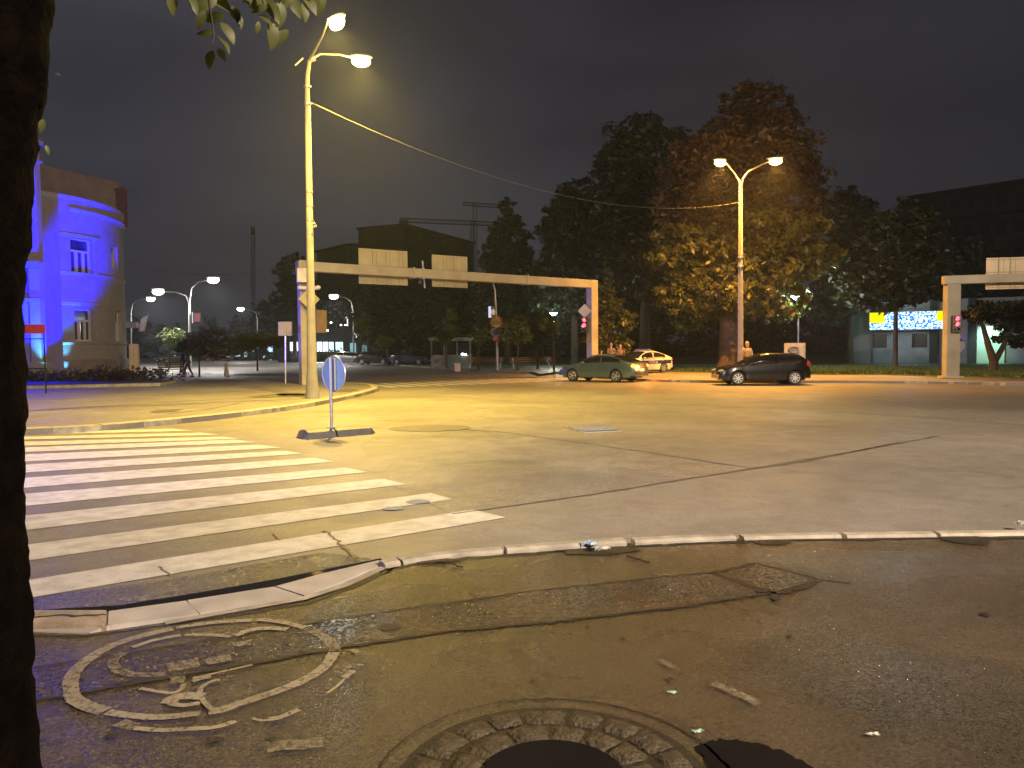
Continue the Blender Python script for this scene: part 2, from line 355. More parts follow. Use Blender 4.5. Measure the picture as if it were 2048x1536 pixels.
# trench patch across the footpath
topl = pl([(-300, 1398), (70, 1337), (380, 1288), (700, 1235), (1050, 1186), (1250, 1163), (1420, 1147)], ZN)
botl = pl([(1548, 1187), (1350, 1217), (1100, 1246), (900, 1264), (700, 1294), (380, 1350), (70, 1404), (-300, 1470)], ZN)
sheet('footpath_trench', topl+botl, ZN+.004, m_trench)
sheet('footpath_patch', pl([(1432, 1147), (1512, 1129), (1642, 1163), (1552, 1186)], ZN), ZN+.004, m_trench)
for ln, wd in ((topl, .024), (botl, .03), (pl([(1420, 1148), (1512, 1128), (1645, 1162), (1700, 1168)], ZN), .03), (pl([(1640, 1165), (1555, 1188), (1545, 1200)], ZN), .06), (pl([(1424, 1147), (1485, 1168), (1552, 1190)], ZN), .04)):
    ribbon('footpath_crack', resample(ln, .06), wd*1.15, ZN+.008, m_dark, .35)
# bicycle symbol
SK = [0]
def stroke(pts, wd, m, closed=False, z=None, k=5):
    SK[0] += 1; z = ZN+.0095+SK[0]*.0002
    P = pl(pts, ZN)
    if closed: P = P+[P[0]]
    return ribbon('cycle_marking', resample(smoothline(P, k), .03), wd*.78, z, m, .05)
stroke([(150, 1402), (142, 1385), (146, 1352), (170, 1326), (215, 1298), (270, 1278), (345, 1260)], .095, m_worn)
stroke([(352, 1258), (400, 1251), (450, 1246), (505, 1243)], .07, m_worn)
stroke([(512, 1242), (560, 1246), (610, 1258)], .07, m_worn)
stroke([(625, 1264), (650, 1278), (668, 1296), (669, 1306)], .085, m_worn2)
stroke([(668, 1308), (655, 1330), (632, 1350), (580, 1376), (500, 1404), (440, 1424), (418, 1428)], .085, m_worn)
stroke([(146, 1402), (175, 1416), (210, 1426)], .10, m_worn)
stroke([(214, 1428), (270, 1436), (330, 1438), (400, 1431)], .07, m_worn)
stroke([(265, 1298), (310, 1283), (362, 1274)], .055, m_worn)
stroke([(370, 1273), (420, 1273), (462, 1277)], .045, m_worn)
stroke([(250, 1308), (228, 1322), (230, 1340), (262, 1352), (330, 1354)], .075, m_worn2)
stroke([(335, 1340), (365, 1334), (398, 1328)], .17, m_worn2); stroke([(412, 1328), (440, 1322), (462, 1318)], .13, m_worn2)
stroke([(470, 1275), (500, 1264), (535, 1260), (575, 1262)], .07, m_worn)
stroke([(468, 1294), (485, 1290), (502, 1288)], .11, m_worn2)
stroke([(280, 1381), (320, 1388), (345, 1390), (362, 1384), (368, 1372)], .035, m_worn)
stroke([(340, 1366), (370, 1362)], .12, m_worn2)
stroke([(335, 1412), (350, 1400), (375, 1396), (405, 1398)], .10, m_worn)
stroke([(338, 1410), (365, 1416), (400, 1410)], .05, m_worn)
stroke([(440, 1363), (412, 1372), (400, 1388), (408, 1408), (430, 1428)], .035, m_worn)
stroke([(385, 1362), (430, 1351), (505, 1334)], .03, m_worn)
stroke([(385, 1368), (402, 1362), (422, 1358)], .05, m_worn)
stroke([(238, 1450), (255, 1456), (272, 1460)], .09, m_worn2); stroke([(270, 1462), (320, 1466), (370, 1464), (430, 1460), (472, 1448)], .045, m_worn)
stroke([(536, 1444), (560, 1440), (598, 1424)], .05, m_worn); stroke([(505, 1442), (520, 1446), (535, 1446)], .025, m_worn)
stroke([(654, 1392), (676, 1376), (690, 1362)], .022, m_worn); stroke([(688, 1360), (700, 1352), (706, 1346)], .05, m_worn)
stroke([(690, 1340), (708, 1336), (722, 1338)], .06, m_worn2); stroke([(702, 1304), (716, 1310)], .04, m_worn)
stroke([(535, 1502), (570, 1497), (610, 1495), (645, 1490)], .11, m_worn2)
stroke([(1425, 1372), (1470, 1390), (1518, 1414)], .07, m_worn2)
stroke([(1316, 1325), (1350, 1340)], .06, m_worn2)
# holes and litter in the asphalt
def blob(px, py, rx, ry, m, z, name='footpath_hole', n=14):
    c = G(px, py, ZN); e = G(px+rx, py, ZN); f = G(px, py-ry, ZN); ax = (e-c).length; ay = (f-c).length
    pts = [(c.x+ax*math.cos(t)*random.uniform(.7, 1.15), c.y+ay*math.sin(t)*random.uniform(.7, 1.15)) for t in [2*math.pi*i/n for i in range(n)]]
    return sheet(name, pts, z, m)
for px, py, rx, ry in ((778, 1258, 26, 7), (225, 1476, 14, 6), (430, 1484, 20, 6), (545, 1482, 9, 4), (1525, 1183, 22, 4), (1548, 1200, 6, 5), (1175, 1258, 5, 3), (1246, 1281, 6, 3), (1340, 1363, 9, 4), (1068, 1366, 8, 3), (1970, 1232, 8, 4), (1580, 1276, 5, 4)):
    blob(px, py, rx, ry, m_dark, ZN+.0125)
for px, py, rx, ry in ((870, 1122, 50, 6), (1190, 1102, 90, 8), (1545, 1086, 40, 6), (1930, 1080, 55, 9)):
    blob(px, py, rx, ry, m_dark, ZN+.007, 'gutter_debris')
# tree pit
pc = Vector((.15, 3.00, ZN)); 
def ringpts(r, a0, a1, n): return [Vector((pc.x+r*math.cos(a0+(a1-a0)*i/n), pc.y+r*math.sin(a0+(a1-a0)*i/n), ZN)) for i in range(n+1)]
ribbon('pit_crack', ringpts(.72, R(-20), R(110), 60), .014, ZN+.006, m_dark, .4)
ribbon('pit_crack', ringpts(.72, R(110), R(200), 40), .009, ZN+.006, m_dark, .4)
sheet('tree_pit', ringpts(.63, 0, 2*math.pi, 40)[:-1], ZN+.005, m_dark)
m_sett = mat('cobble_stone', (.055, .043, .024), .6, 0, .45, 18, 1.0, 45)
b = MB()
for r0_, r1_, nn_ in ((.455, .60, 19), (.30, .445, 14)):
    cuts = [2*math.pi*(i+random.uniform(-.2, .2))/nn_+r0_ for i in range(nn_)]; cuts.append(cuts[0]+2*math.pi)
    for i in range(nn_):
        a_, c_ = cuts[i]+.010, cuts[i+1]-.010; zt_ = ZN+.020+random.uniform(-.005, .006); ra_, rb_ = r0_+random.uniform(0, .01), r1_-random.uniform(0, .018)
        K = 7; v = []
        for iu in range(K):
            for iv in range(K):
                u = iu/(K-1); w_ = iv/(K-1); t = a_+(c_-a_)*u; rr = ra_+(rb_-ra_)*w_
                e_ = min(u, 1-u, w_, 1-w_); zz_ = zt_-(.018 if e_ < .01 else 0)+(random.uniform(-.003, .003))-(.003 if .01 < e_ < .2 else 0)
                sh = (.5-u)*.02*(1 if e_ < .01 and w_ in (0, 1) else 0); v.append((pc.x+rr*math.cos(t+sh)+random.uniform(-.004, .004), pc.y+rr*math.sin(t+sh)+random.uniform(-.004, .004), zz_))
        b.add(v, [(x*K+y, (x+1)*K+y, (x+1)*K+y+1, x*K+y+1) for x in range(K-1) for y in range(K-1)])
o = b.build('cobble_ring', m_sett, smooth=True, ang=60, fix=False); struct(o)
sheet('pit_water', ringpts(.29, 0, 2*math.pi, 30)[:-1], ZN+.022, m_water)
pp_ = resample(smoothline(pl([(1388, 1496), (1430, 1482), (1500, 1486), (1560, 1503), (1610, 1530), (1645, 1565), (1430, 1580), (1412, 1530), (1388, 1496)], ZN), 5), .02)[:-1]
sheet('puddle', [p+Vector((random.uniform(-.012, .012), random.uniform(-.012, .012), 0)) for p in pp_], ZN+.006, m_water)
# road cracks, seams, patches
m_seam = mat('seam_tar', (.105, .095, .085), .6, 0, .3, 3)
def seam(pts, wd, j=.4, st=.2): ribbon('road_seam', resample(pl(pts), st), wd, .008, m_seam, j)
seam([(905, 1029), (1180, 990), (1500, 938), (1700, 905), (1880, 872)], .045)
seam([(860, 855), (1000, 864), (1130, 882), (1260, 900), (1500, 937)], .05, .4, .3)
seam([(1505, 938), (1600, 925), (1800, 885)], .05)
seam([(650, 1062), (672, 1082), (712, 1117)], .03, .7, .05)
seam([(318, 1135), (340, 1152)], .018, .6, .05)
seam([(545, 1068), (560, 1082)], .012, .6, .05)
sheet('road_patch', pl([(1180, 790), (1500, 795), (1760, 812), (2100, 845), (2300, 850), (2300, 880), (2040, 850), (1700, 826), (1500, 815), (1180, 803)]), .004, m_road2)
sheet('road_patch', pl([(700, 850), (1040, 866), (1240, 890), (1500, 937), (1180, 990), (905, 1029), (760, 960)]), .004, groundmat('road_asphalt_old', (.16, .15, .14), (.235, .22, .205), .6, .5, 70, .2, .3, .5, .5, 60, .2, .25))
# drain cover
def grate(px, py, label):
    t = thing('drain_cover', G(px, py), label, 'drain cover')
    P = pl([(px-57, py-4), (px+20, py-7), (px+60, py+3), (px-15, py+6)])
    b = MB(); b.prism([(p.x, p.y) for p in P], .003, .018); b.build('frame', m_galv, t)
    c = sum(P, Vector())/4; b = MB(); Q = [c+(p-c)*.86 for p in P]; b.prism([(p.x, p.y) for p in Q], .019, .022); b.build('cover_plate', m_rubber, t)
    b = MB()
    for i in range(1, 7):
        a = Q[0].lerp(Q[3], i/7); d = Q[1].lerp(Q[2], i/7); b.beam((a.x, a.y, .028), (d.x, d.y, .028), .02, .01)
    b.build('bar', m_galv, t)
grate(1185, 860, 'rectangular steel drain cover set in the middle of the road')
c0 = G(860, 857)
sheet('manhole_cover', [(c0.x+.9*math.cos(t), c0.y+.7*math.sin(t)) for t in np.linspace(0, 2*math.pi, 20)[:-1]], .012, m_seam)
# near zebra crossing: each bar as painted
bars = [[(55, 1168), (1012, 1030), (955, 1018), (640, 1072), (55, 1196)]]
def bar(l0, l1, r0, r1, rx0, rx1):    # left edge y top/bottom at x=50, right end
    P = pl([(-250, l0+(l0-r0)*.33), (rx0, r0), (rx1, r1), (-250, l1+(l1-r1)*.30)])
    sheet('crossing_bar', P, .006, m_stripe)
bar(1163, 1200, 1020, 1036, 945, 1012)
bar(1094, 1128, 987, 999, 862, 905)
bar(1037, 1068, 958, 969, 768, 812)
bar(994, 1020, 936, 945, 692, 735)
bar(962, 984, 916, 924, 630, 668)
bar(935, 953, 902, 908, 572, 606)
bar(914, 930, 890, 896, 520, 562)
bar(900, 910, 880, 885, 470, 510)
bar(887, 896, 874, 878, 445, 478)
bar(877, 883, 866, 870, 400, 440)
bar(868, 873, 858, 862, 345, 385)
bar(-1, -1, -1, -1, 0, 0) if False else None
# blue paint smudge
for px, py, rx, ry in ((785, 1013, 22, 4), (835, 1000, 24, 4)):
    o = blob(px, py, rx, ry, mat('smudge', (.16, .22, .34), .6), .011, 'paint_smudge')
# left corner pavement
ZP = .13
Lk = smoothline(pl([(-500, 880), (55, 858), (210, 850), (400, 833), (500, 822), (600, 809), (700, 791), (745, 780), (757, 774), (742, 768), (700, 765)], ZP), 6)
Lback = pl([(650, 762), (560, 756), (450, 748), (330, 743), (200, 737), (-300, 722)], ZP)
sheet('pavement', [p for p in Lk]+Lback, ZP, m_pave, .12)
kerb('kerb', Lk, .30, -.02, ZP+.012, m_kerb, 1.0, .03, side=1)
kerb('kerb', [Lk[-1]]+Lback, .16, -.02, ZP+.008, m_kerb, 1.0, .03, side=1)
b_ = []
for ln, wd in (([(60, 822), (300, 806), (520, 795)], .10), ([(60, 800), (330, 790), (560, 779), (700, 772)], .06), ([(330, 828), (420, 818), (480, 806)], .05)):
    ribbon('pavement_seam', resample(pl(ln, ZP), .5), wd, ZP+.006, m_seam, .4)
for px, py, rx, ry in ((335, 829, 25, 3), (560, 797, 50, 4), (590, 794, 35, 3), (690, 786, 25, 3)):
    o = blob(px, py, rx, ry, m_seam, ZP+.01, 'pavement_stain')
# far side of the junction
far_k = smoothline(pl([(2500, 772), (2048, 766), (1900, 763), (1700, 761), (1500, 761), (1380, 760), (1300, 758), (1210, 753), (1150, 748), (1120, 744), (1000, 742), (880, 735), (760, 727), (640, 720), (560, 717), (480, 713)], ZP), 4)
sheet('pavement', [Vector((200, far_k[0].y, 0))]+[p for p in far_k]+[Vector((-150, 400, 0)), Vector((200, 400, 0))], ZP, m_pave, .12)
kerb('kerb', far_k, .2, -.02, ZP+.01, m_kerb, 1.0, .03, side=-1)
lawn_edge = pl([(2600, 764), (2048, 758), (1900, 754), (1760, 750), (1600, 750), (1350, 744), (1180, 738), (1080, 736), (980, 736), (900, 730), (800, 724)], ZP)
sheet('lawn', lawn_edge+[Vector((-80, 260, 0)), Vector((200, 260, 0)), Vector((200, 40, 0))], ZP+.02, m_grass)
sheet('park_path', pl([(1080, 748), (1140, 740), (1300, 734), (1500, 730), (1500, 727), (1300, 729), (1140, 733), (1060, 742)], ZP+.03), ZP+.03, m_pave)
# grass tufts
def grass(name, poly, n, h, m):
    xs = [p.x for p in poly]; ys = [p.y for p in poly]; v = []; f = []
    def inside(x, y):
        c = False; j = len(poly)-1
        for i in range(len(poly)):
            if (poly[i].y > y) != (poly[j].y > y) and x < (poly[j].x-poly[i].x)*(y-poly[i].y)/(poly[j].y-poly[i].y)+poly[i].x: c = not c
            j = i
        return c
    k = 0
    while k < n:
        x = random.uniform(min(xs), max(xs)); y = random.uniform(min(ys), max(ys))
        if not inside(x, y): continue
        a = random.uniform(0, 6.28); hh = h*random.uniform(.4, 1.3); ww = .03+.05*random.random(); dx = math.cos(a)*ww; dy = math.sin(a)*ww; i = len(v)
        v += [(x-dx, y-dy, ZP+.02), (x+dx, y+dy, ZP+.02), (x+random.uniform(-.06, .06), y+random.uniform(-.06, .06), ZP+.02+hh)]; f.append((i, i+1, i+2)); k += 1
    b = MB(); b.v = v; b.f = f; o = b.build(name, m, fix=False)
    return o
gm = leafmat('grass_leaf', (.04, .07, .02), (.07, .11, .03), .6, .3)
o = grass('grass', pl([(2200, 762), (2048, 756), (1900, 752), (1760, 749), (1600, 749), (1350, 743), (1350, 735), (1600, 733), (2200, 738)], ZP), 26000, .16, gm)
tag(o, 'short rough grass on the park lawn', 'grass', kind='stuff')
# far crossing stripes between the left corner and the park
c1 = G(1150, 766); c2 = G(740, 757); sd = (G(560, 738)-G(760, 757)); sd.z = 0; sd.normalize()
sA = G(1120, 772); sB = G(700, 757)
nb = 15
for i in range(nb):
    t = (i+.5)/nb; p = G(745, 772).lerp(G(1150, 757), t)
    u = (G(1150, 757)-G(745, 772)).normalized()
    a = p-u*.25; c = p+u*.25; e = sd*2.3
    sheet('crossing_bar', [a-e, c-e, c+e, a+e], .006, m_stripe)
for ln, wd in (([(560, 742), (640, 748), (690, 753)], .2), ([(430, 733), (560, 739)], .15), ([(700, 742), (850, 748)], .15), ([(540, 730), (640, 735), (760, 742)], .12)):
    ribbon('lane_line', resample(pl(ln), 2), wd, .006, m_stripe, .05)
#==PART2==
# ------------------------------------------------------------------ left building with the round corner
m_stucco = mat('stucco', (.34, .31, .29), .85, 0, .10, 1.5, .25, 50)
m_plinth = mat('plinth_stone', (.26, .22, .20), .8, 0, .25, 1.5, .5, 20)
m_trim = mat('stucco_trim', (.36, .33, .31), .8, 0, .08, 2)
m_roof = mat('roof_render', (.30, .24, .23), .85, 0, .2, 1)
m_wframe = mat('window_frame_white', (.62, .60, .58), .5, 0, .05, 2)
m_pane = mat('window_pane_dim', (.05, .05, .07), .1, 0, .3, 1)
m_curt = mat('curtain', (.42, .38, .36), .9, 0, .2, 4)
bt = thing('corner_building', (-38.7, 55.6, 0), 'pale stucco building with a rounded corner washed in blue light', 'building')
CC = Vector((-38.7, 55.6, 0)); CRr = 9.9
def cyl_hit(px, r=CRr):
    d = ray(px, 700); d = Vector((d.x, d.y)).normalized(); c = Vector((CC.x, CC.y)); b = d.dot(c); k = b*b-c.dot(c)+r*r
    if k < 0: k = 0
    p = d*(b-math.sqrt(k)); return math.atan2(p.y-c.y, p.x-c.x)
def CP(th, r, z): return Vector((CC.x+r*math.cos(th), CC.y+r*math.sin(th), z))
T0 = cyl_hit(40); T1 = cyl_hit(255)+R(50)
def zat(py, Y): return EYE+(703-py)/FPX*Y
wA = (cyl_hit(148), cyl_hit(191)); wB = (cyl_hit(151), cyl_hit(188)); wS = (cyl_hit(229), cyl_hit(241)); wT = (cyl_hit(232), cyl_hit(245))
Yw = CP(wA[0], CRr, 0).y; Ys = CP(wS[0], CRr, 0).y
ws = [(wA, zat(544, Yw), zat(473, Yw)), (wB, zat(680, Yw), zat(614, Yw)), (wS, zat(535, Ys), zat(490, Ys)), (wT, zat(682, Ys), zat(620, Ys))]
ZT = 12.1
ths = sorted(set(list(np.linspace(T0, T1, 50))+[t for w_ in ws for t in w_[0]])); zs = sorted(set([1.25, ZT]+[z for w_ in ws for z in w_[1:]]))
mbw = MB()
for i in range(len(ths)-1):
    for j in range(len(zs)-1):
        tm = (ths[i]+ths[i+1])/2; zm = (zs[j]+zs[j+1])/2
        if any(w_[0][0] < tm < w_[0][1] and w_[1] < zm < w_[2] for w_ in ws): continue
        mbw.add([CP(ths[i], CRr, zs[j]), CP(ths[i+1], CRr, zs[j]), CP(ths[i+1], CRr, zs[j+1]), CP(ths[i], CRr, zs[j+1])], [(0, 1, 2, 3)])
RI = CRr-.28
for (a, c), z0, z1 in ws:
    for q in ([(a, z0), (a, z1)], [(c, z0), (c, z1)]): mbw.add([CP(q[0][0], CRr, z0), CP(q[0][0], CRr, z1), CP(q[0][0], RI, z1), CP(q[0][0], RI, z0)], [(0, 1, 2, 3)])
    for z in (z0, z1): mbw.add([CP(a, CRr, z), CP(c, CRr, z), CP(c, RI, z), CP(a, RI, z)], [(0, 1, 2, 3)])
wall = mbw.build('wall', m_stucco, bt, smooth=True, ang=25)
def ring(prof, t0, t1, n=44, mb=None):      # sweep a radial profile [(dr,z)..] along the curve
    mb = mb or MB(); k = len(prof); vs = []
    for i in range(n+1):
        t = t0+(t1-t0)*i/n
        for dr, z in prof: vs.append(CP(t, CRr+dr, z))
    fs = [(i*k+j, (i+1)*k+j, (i+1)*k+j+1, i*k+j+1) for i in range(n) for j in range(k-1)]
    fs += [tuple(range(k)), tuple(n*k+j for j in range(k))]
    return mb.add(vs, fs)
ring([(.0, 0), (.16, 0), (.16, 1.15), (.1, 1.28), (0, 1.28)], T0, T1).build('plinth', m_plinth, bt, smooth=True, ang=25)
zc = zat(440, 60)
b = ring([(0, 11.1), (.05, 11.12), (.10, 11.3), (.16, 11.34), (.16, 11.44), (0, 11.46)], cyl_hit(145), T1)
ring([(0, ZT-.25), (.08, ZT-.2), (.12, ZT), (.12, ZT+.12), (-.3, ZT+.14)], T0, T1, mb=b); b.build('cornice', m_trim, bt, smooth=True, ang=25)
b = MB()
for z, h, t0, t1, dr in ((zat(464, 50), .25, T0, cyl_hit(205), .05), (zat(545, 51), .22, T0, T1, .05), (zat(606, 51), .22, T0, cyl_hit(205), .05), (zat(686, 51), .15, T0, T1, .06)):
    ring([(0, z), (dr, z+.03), (dr+.04, z+h), (0, z+h+.03)], t0, t1, mb=b)
b.build('band_moulding', m_trim, bt, smooth=True, ang=25)
for z0, z1 in ((zat(543, Yw), zat(466, Yw)), (zat(684, Yw), zat(610, Yw))):
    for c0__, c1__ in ((192, 197), (84, 88)): ring([(0, z0), (.08, z0), (.08, z1), (0, z1)], cyl_hit(c0__), cyl_hit(c1__), 3).build('pilaster_strip', m_trim, bt)
for (a, c), z0, z1 in ws:
    fr = MB(); RF = RI+.02; tw = c-a
    def bart(t0, t1, za, zb, r0=RI-.04, r1=RI+.06): fr.add([CP(t, r, z) for t in (t0, t1) for r in (r0, r1) for z in (za, zb)], [(0, 1, 3, 2), (4, 6, 7, 5), (0, 4, 5, 1), (2, 3, 7, 6), (0, 2, 6, 4), (1, 5, 7, 3)])
    e = tw*.07
    bart(a, a+e, z0, z1); bart(c-e, c, z0, z1); bart(a+e, c-e, z0, z0+.12); bart(a+e, c-e, z1-.12, z1)
    zm = z0+(z1-z0)*.64; bart(a+e, c-e, zm-.07, zm+.07)
    for k in (1, 2): tt = a+tw*k/3; bart(tt-e*.8, tt+e*.8, z0+.12, zm-.07)
    f = fr.build('window', m_wframe, bt)
    pb = MB(); pb.add([CP(a, RI-.05, z0), CP(c, RI-.05, z0), CP(c, RI-.05, z1), CP(a, RI-.05, z1)], [(0, 1, 2, 3)])
    P = bt.matrix_basis.inverted()
    pb.v = [tuple(P @ Vector(v)) for v in pb.v]; pb.build('pane', m_pane, f)
    cb = MB(); 
    for k in range(3):
        t0 = a+tw*(k+.06)/3; t1 = a+tw*(k+.42)/3; cb.add([CP(t0, RI-.045, z0+.1), CP(t1, RI-.045, z0+.1), CP(t1, RI-.045, zm), CP(t0, RI-.045, zm)], [(0, 1, 2, 3)])
    cb.v = [tuple(P @ Vector(v)) for v in cb.v]; cb.build('curtain', m_curt, f)
# flat terrace and set-back attic
b = MB(); b.add([CP(t, CRr, ZT) for t in np.linspace(0, 2*math.pi, 40)[:-1]], [tuple(range(39))]); b.build('roof', m_roof, bt)
a0 = A(30, 345, 56); a1 = A(238, 362, 64)
zA = a0.z; d = Vector((a1.x-a0.x, a1.y-a0.y, 0)).normalized(); nrm = Vector((d.y, -d.x, 0)); 
b = MB(); b.prism([(a0.x, a0.y), (a1.x, a1.y), (a1.x-nrm.x*4, a1.y-nrm.y*4), (a0.x-nrm.x*4, a0.y-nrm.y*4)], ZT, a1.z-.1); b.build('attic', m_roof, bt)
b = MB(); b.prism([tuple((a0+nrm*.5)[:2]), tuple((a0.lerp(a1, .72)+nrm*.5)[:2]), tuple((a0.lerp(a1, .72)-nrm*.1)[:2]), tuple((a0-nrm*.1)[:2])], ZT+.9, ZT+1.25); b.build('attic_canopy', mat('slate', (.06, .05, .07), .7), bt)
b = MB(); b.box((a1.x+.1, a1.y, ZT+1.4), (.7, .7, 2.9)); b.box((a1.x+.1, a1.y, ZT+2.9), (.9, .9, .2)); b.build('chimney', mat('chimney_brick', (.16, .08, .07), .9, 0, .4, 6), bt)
# projecting entrance bay
e0 = Vector((-28.05, 47, 0)); zb = A(70, 288, 46.5).z
b = MB(); b.box((e0.x-6.1, 48.2, zb*.40), (10.6, 3.2, zb*.8)); b.build('entrance_bay', m_stucco, bt)
b = MB(); b.box((e0.x-.37, 46.55, zb/2), (.62, .5, zb)); b.box((e0.x-.37, 46.55, zb+.12), (.95, .8, .24)); b.box((e0.x-.37, 46.55, zb+.33), (.6, .5, .22)); b.box((e0.x-.37, 46.55, zb-1.0), (.85, .7, .14))
b.ell((e0.x-.37, 46.45, zb-.5), (.45, .4, .42), 8, 12)
zz = zat(528, 46.5); b.box((e0.x-3.2, 46.35, zz), (6.6, .7, .35)); b.box((e0.x-3.2, 46.45, zz-2.1), (6.4, .5, .2)); b.box((e0.x-.5, 46.4, .6), (1.6, .55, 1.2))
b.build('pilaster', m_trim, bt)
b = MB(); b.box((e0.x-1.05, 46.56, zz-1.05), (1.0, .12, 1.2)); b.build('wall_panel', m_plinth, bt)
# blue uplights at its foot
lamp('blue_beam', 'SPOT', (-25.4, 43.6, .4), 60000, (.0003, .0, 1.0), .25, CP(cyl_hit(98), CRr, 6.8), 42, .45)
lamp('blue_beam', 'SPOT', (e0.x+.9, 42.6, .4), 50000, (.0006, .0, 1.0), .2, (e0.x-.5, 46.5, 8.5), 80, .5)
p = CP(cyl_hit(128), CRr+.35, .5); lamp('blue_beam', 'SPOT', p+Vector((0, 0, 0)), 1200, (.1, .55, 1.0), .1, CP(cyl_hit(124), CRr-.05, 6), 50, .9)
p = A(75, 745, 45.3); lamp('blue_beam', 'SPOT', (p.x, p.y, .45), 1000, (.1, .6, 1.0), .1, (p.x, 46.4, 3), 60, .9)
def uplight(p, label):
    t = thing('uplight', p, label, 'floodlight', 'blue floodlights at the foot of the corner building')
    MB().tube([Vector(p), Vector(p)+Vector((0, 0, .18))], .1, 10).build('housing', m_black, t)
    MB().tube([Vector(p)+Vector((0, 0, .18)), Vector(p)+Vector((0, 0, .2))], .085, 10).build('lens', glow('blue_lens', (.2, .5, 1), 6), t)
uplight((-25.4, 43.6, 0), 'small blue floodlight in the bed below the lower curved window')
uplight((A(75, 740, 45).x, 45.0, 0), 'small blue floodlight at the foot of the entrance bay, behind the poster stand')
# flag on its bracket
t = thing('flag', A(262, 650, 57), 'white flag hanging from a bracket on the corner building', 'flag')
p0 = A(252, 650, 57.5); p1 = A(274, 650, 56.8); MB().beam(p0, p1, .12, .42).build('bracket', m_wframe, t)
fb = MB(); n_ = 8; fl = []
pts = [[A(272, 648, 56.8), A(297, 627, 56.4)], [A(273, 662, 56.8), A(296, 645, 56.4)], [A(281, 664, 56.8), A(293, 662, 56.5)]]
vs = []
for i in range(9):
    for j in range(7):
        s_ = i/8; u = j/6
        top = pts[0][0].lerp(pts[0][1], s_); bot = A(276, 664, 56.8).lerp(A(293, 662, 56.5), s_)
        p = top.lerp(bot, u); p.y += .18*math.sin(s_*9+u*2); vs.append(p)
fs = [(i*7+j, (i+1)*7+j, (i+1)*7+j+1, i*7+j+1) for i in range(8) for j in range(6)]
fb.add(vs, fs); o = fb.build('cloth', mat('white_cloth', (.75, .73, .72), .85), t, smooth=True); sm = o.modifiers.new('thick', 'SOLIDIFY'); sm.thickness = .01
# flower bed in front of the building
bd = thing('flower_bed', G(180, 775, ZP), 'long dark flower bed edged with stone below the blue-lit wall', 'flower bed')
bp = pl([(-200, 778), (55, 778), (320, 772), (352, 766), (340, 760), (200, 757), (-200, 762)], ZP)
MB().prism([(p.x, p.y) for p in bp], ZP, ZP+.14).build('border', m_kerb, bd)
MB().prism([(sum(q.x for q in bp)/7+(p.x-sum(q.x for q in bp)/7)*.985, sum(q.y for q in bp)/7+(p.y-sum(q.y for q in bp)/7)*.9) for p in bp], ZP+.14, ZP+.16).build('soil', m_dark, bd)
EMPTYW = []
def foliage(name, ells, n, size, m, parent=None, clump=.16, shell=.55, flat=.0, droop=0.0, nclump=None):
    # many small leaf-shaped faces gathered in clumps through the crown's volume
    vol = np.array([r[0]*r[1]*r[2] for c, r in ells])**(2/3.); pr = vol/vol.sum()
    nc = nclump or max(12, n//38)
    k = rng.choice(len(ells), nc, p=pr); C_ = np.array([c for c, r in ells])[k]; Rr = np.array([r for c, r in ells])[k]
    d = rng.normal(size=(nc, 3)); d /= np.linalg.norm(d, axis=1)[:, None]; rad = shell+(1.02-shell)*rng.random(nc)**.7
    cc = C_+d*rad[:, None]*Rr*(1+rng.normal(0, .05, nc))[:, None]
    cr = Rr.mean(axis=1)*clump*(.6+.8*rng.random(nc))
    i = rng.integers(0, nc, n); g = rng.normal(size=(n, 3))*.55; g[:, 2] *= .7
    p = cc[i]+g*cr[i][:, None]
    a = rng.normal(size=(n, 3)); a[:, 2] = a[:, 2]*.6-droop; a /= np.linalg.norm(a, axis=1)[:, None]
    b0 = rng.normal(size=(n, 3)); b0 -= (b0*a).sum(1)[:, None]*a; b0 /= np.linalg.norm(b0, axis=1)[:, None]
    s = size*(.5+rng.random(n))[:, None]
    v = np.stack([p-a*s, p+b0*s*.45, p+a*s, p-b0*s*.45], 1).reshape(-1, 3)
    if parent is not None and parent.type == 'EMPTY': v = v-np.array(parent.location)
    me = bpy.data.meshes.new(name); me.vertices.add(4*n); me.vertices.foreach_set('co', v.ravel()); me.loops.add(4*n); me.loops.foreach_set('vertex_index', np.arange(4*n, dtype=np.int32))
    me.polygons.add(n); me.polygons.foreach_set('loop_start', np.arange(0, 4*n, 4, dtype=np.int32)); me.update(calc_edges=True); me.validate()
    o = bpy.data.objects.new(name, me); col.objects.link(o); me.materials.append(m)
    if parent is not None: o.parent = parent
    return o
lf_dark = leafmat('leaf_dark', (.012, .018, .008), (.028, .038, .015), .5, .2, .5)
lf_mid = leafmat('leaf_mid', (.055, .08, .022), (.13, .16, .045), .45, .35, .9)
lf_lit = leafmat('leaf_lit', (.045, .050, .014), (.15, .145, .042), .40, .3, .7)  # lamplight on the lower leaves is put into the colour
lf_dim = leafmat('leaf_dim_red', (.024, .014, .009), (.050, .029, .018), .55, .2, .6)  # dim red glow of the upper crown is put into the colour
lf_light = leafmat('leaf_light', (.08, .12, .04), (.16, .20, .07), .45, .45, 1)
c_ = G(180, 768, ZP)
foliage('shrub', [((c_.x-4.5, c_.y+.8, ZP+.35), (5.5, 1.2, .35)), ((c_.x+1.5, c_.y+.8, ZP+.4), (3.0, 1.0, .4)), ((c_.x-9, c_.y+.5, ZP+.35), (4, 1, .35))], 9000, .09, leafmat('leaf_bed', (.03, .022, .022), (.07, .05, .045), .6, .2), bd, .16, .1, nclump=420)
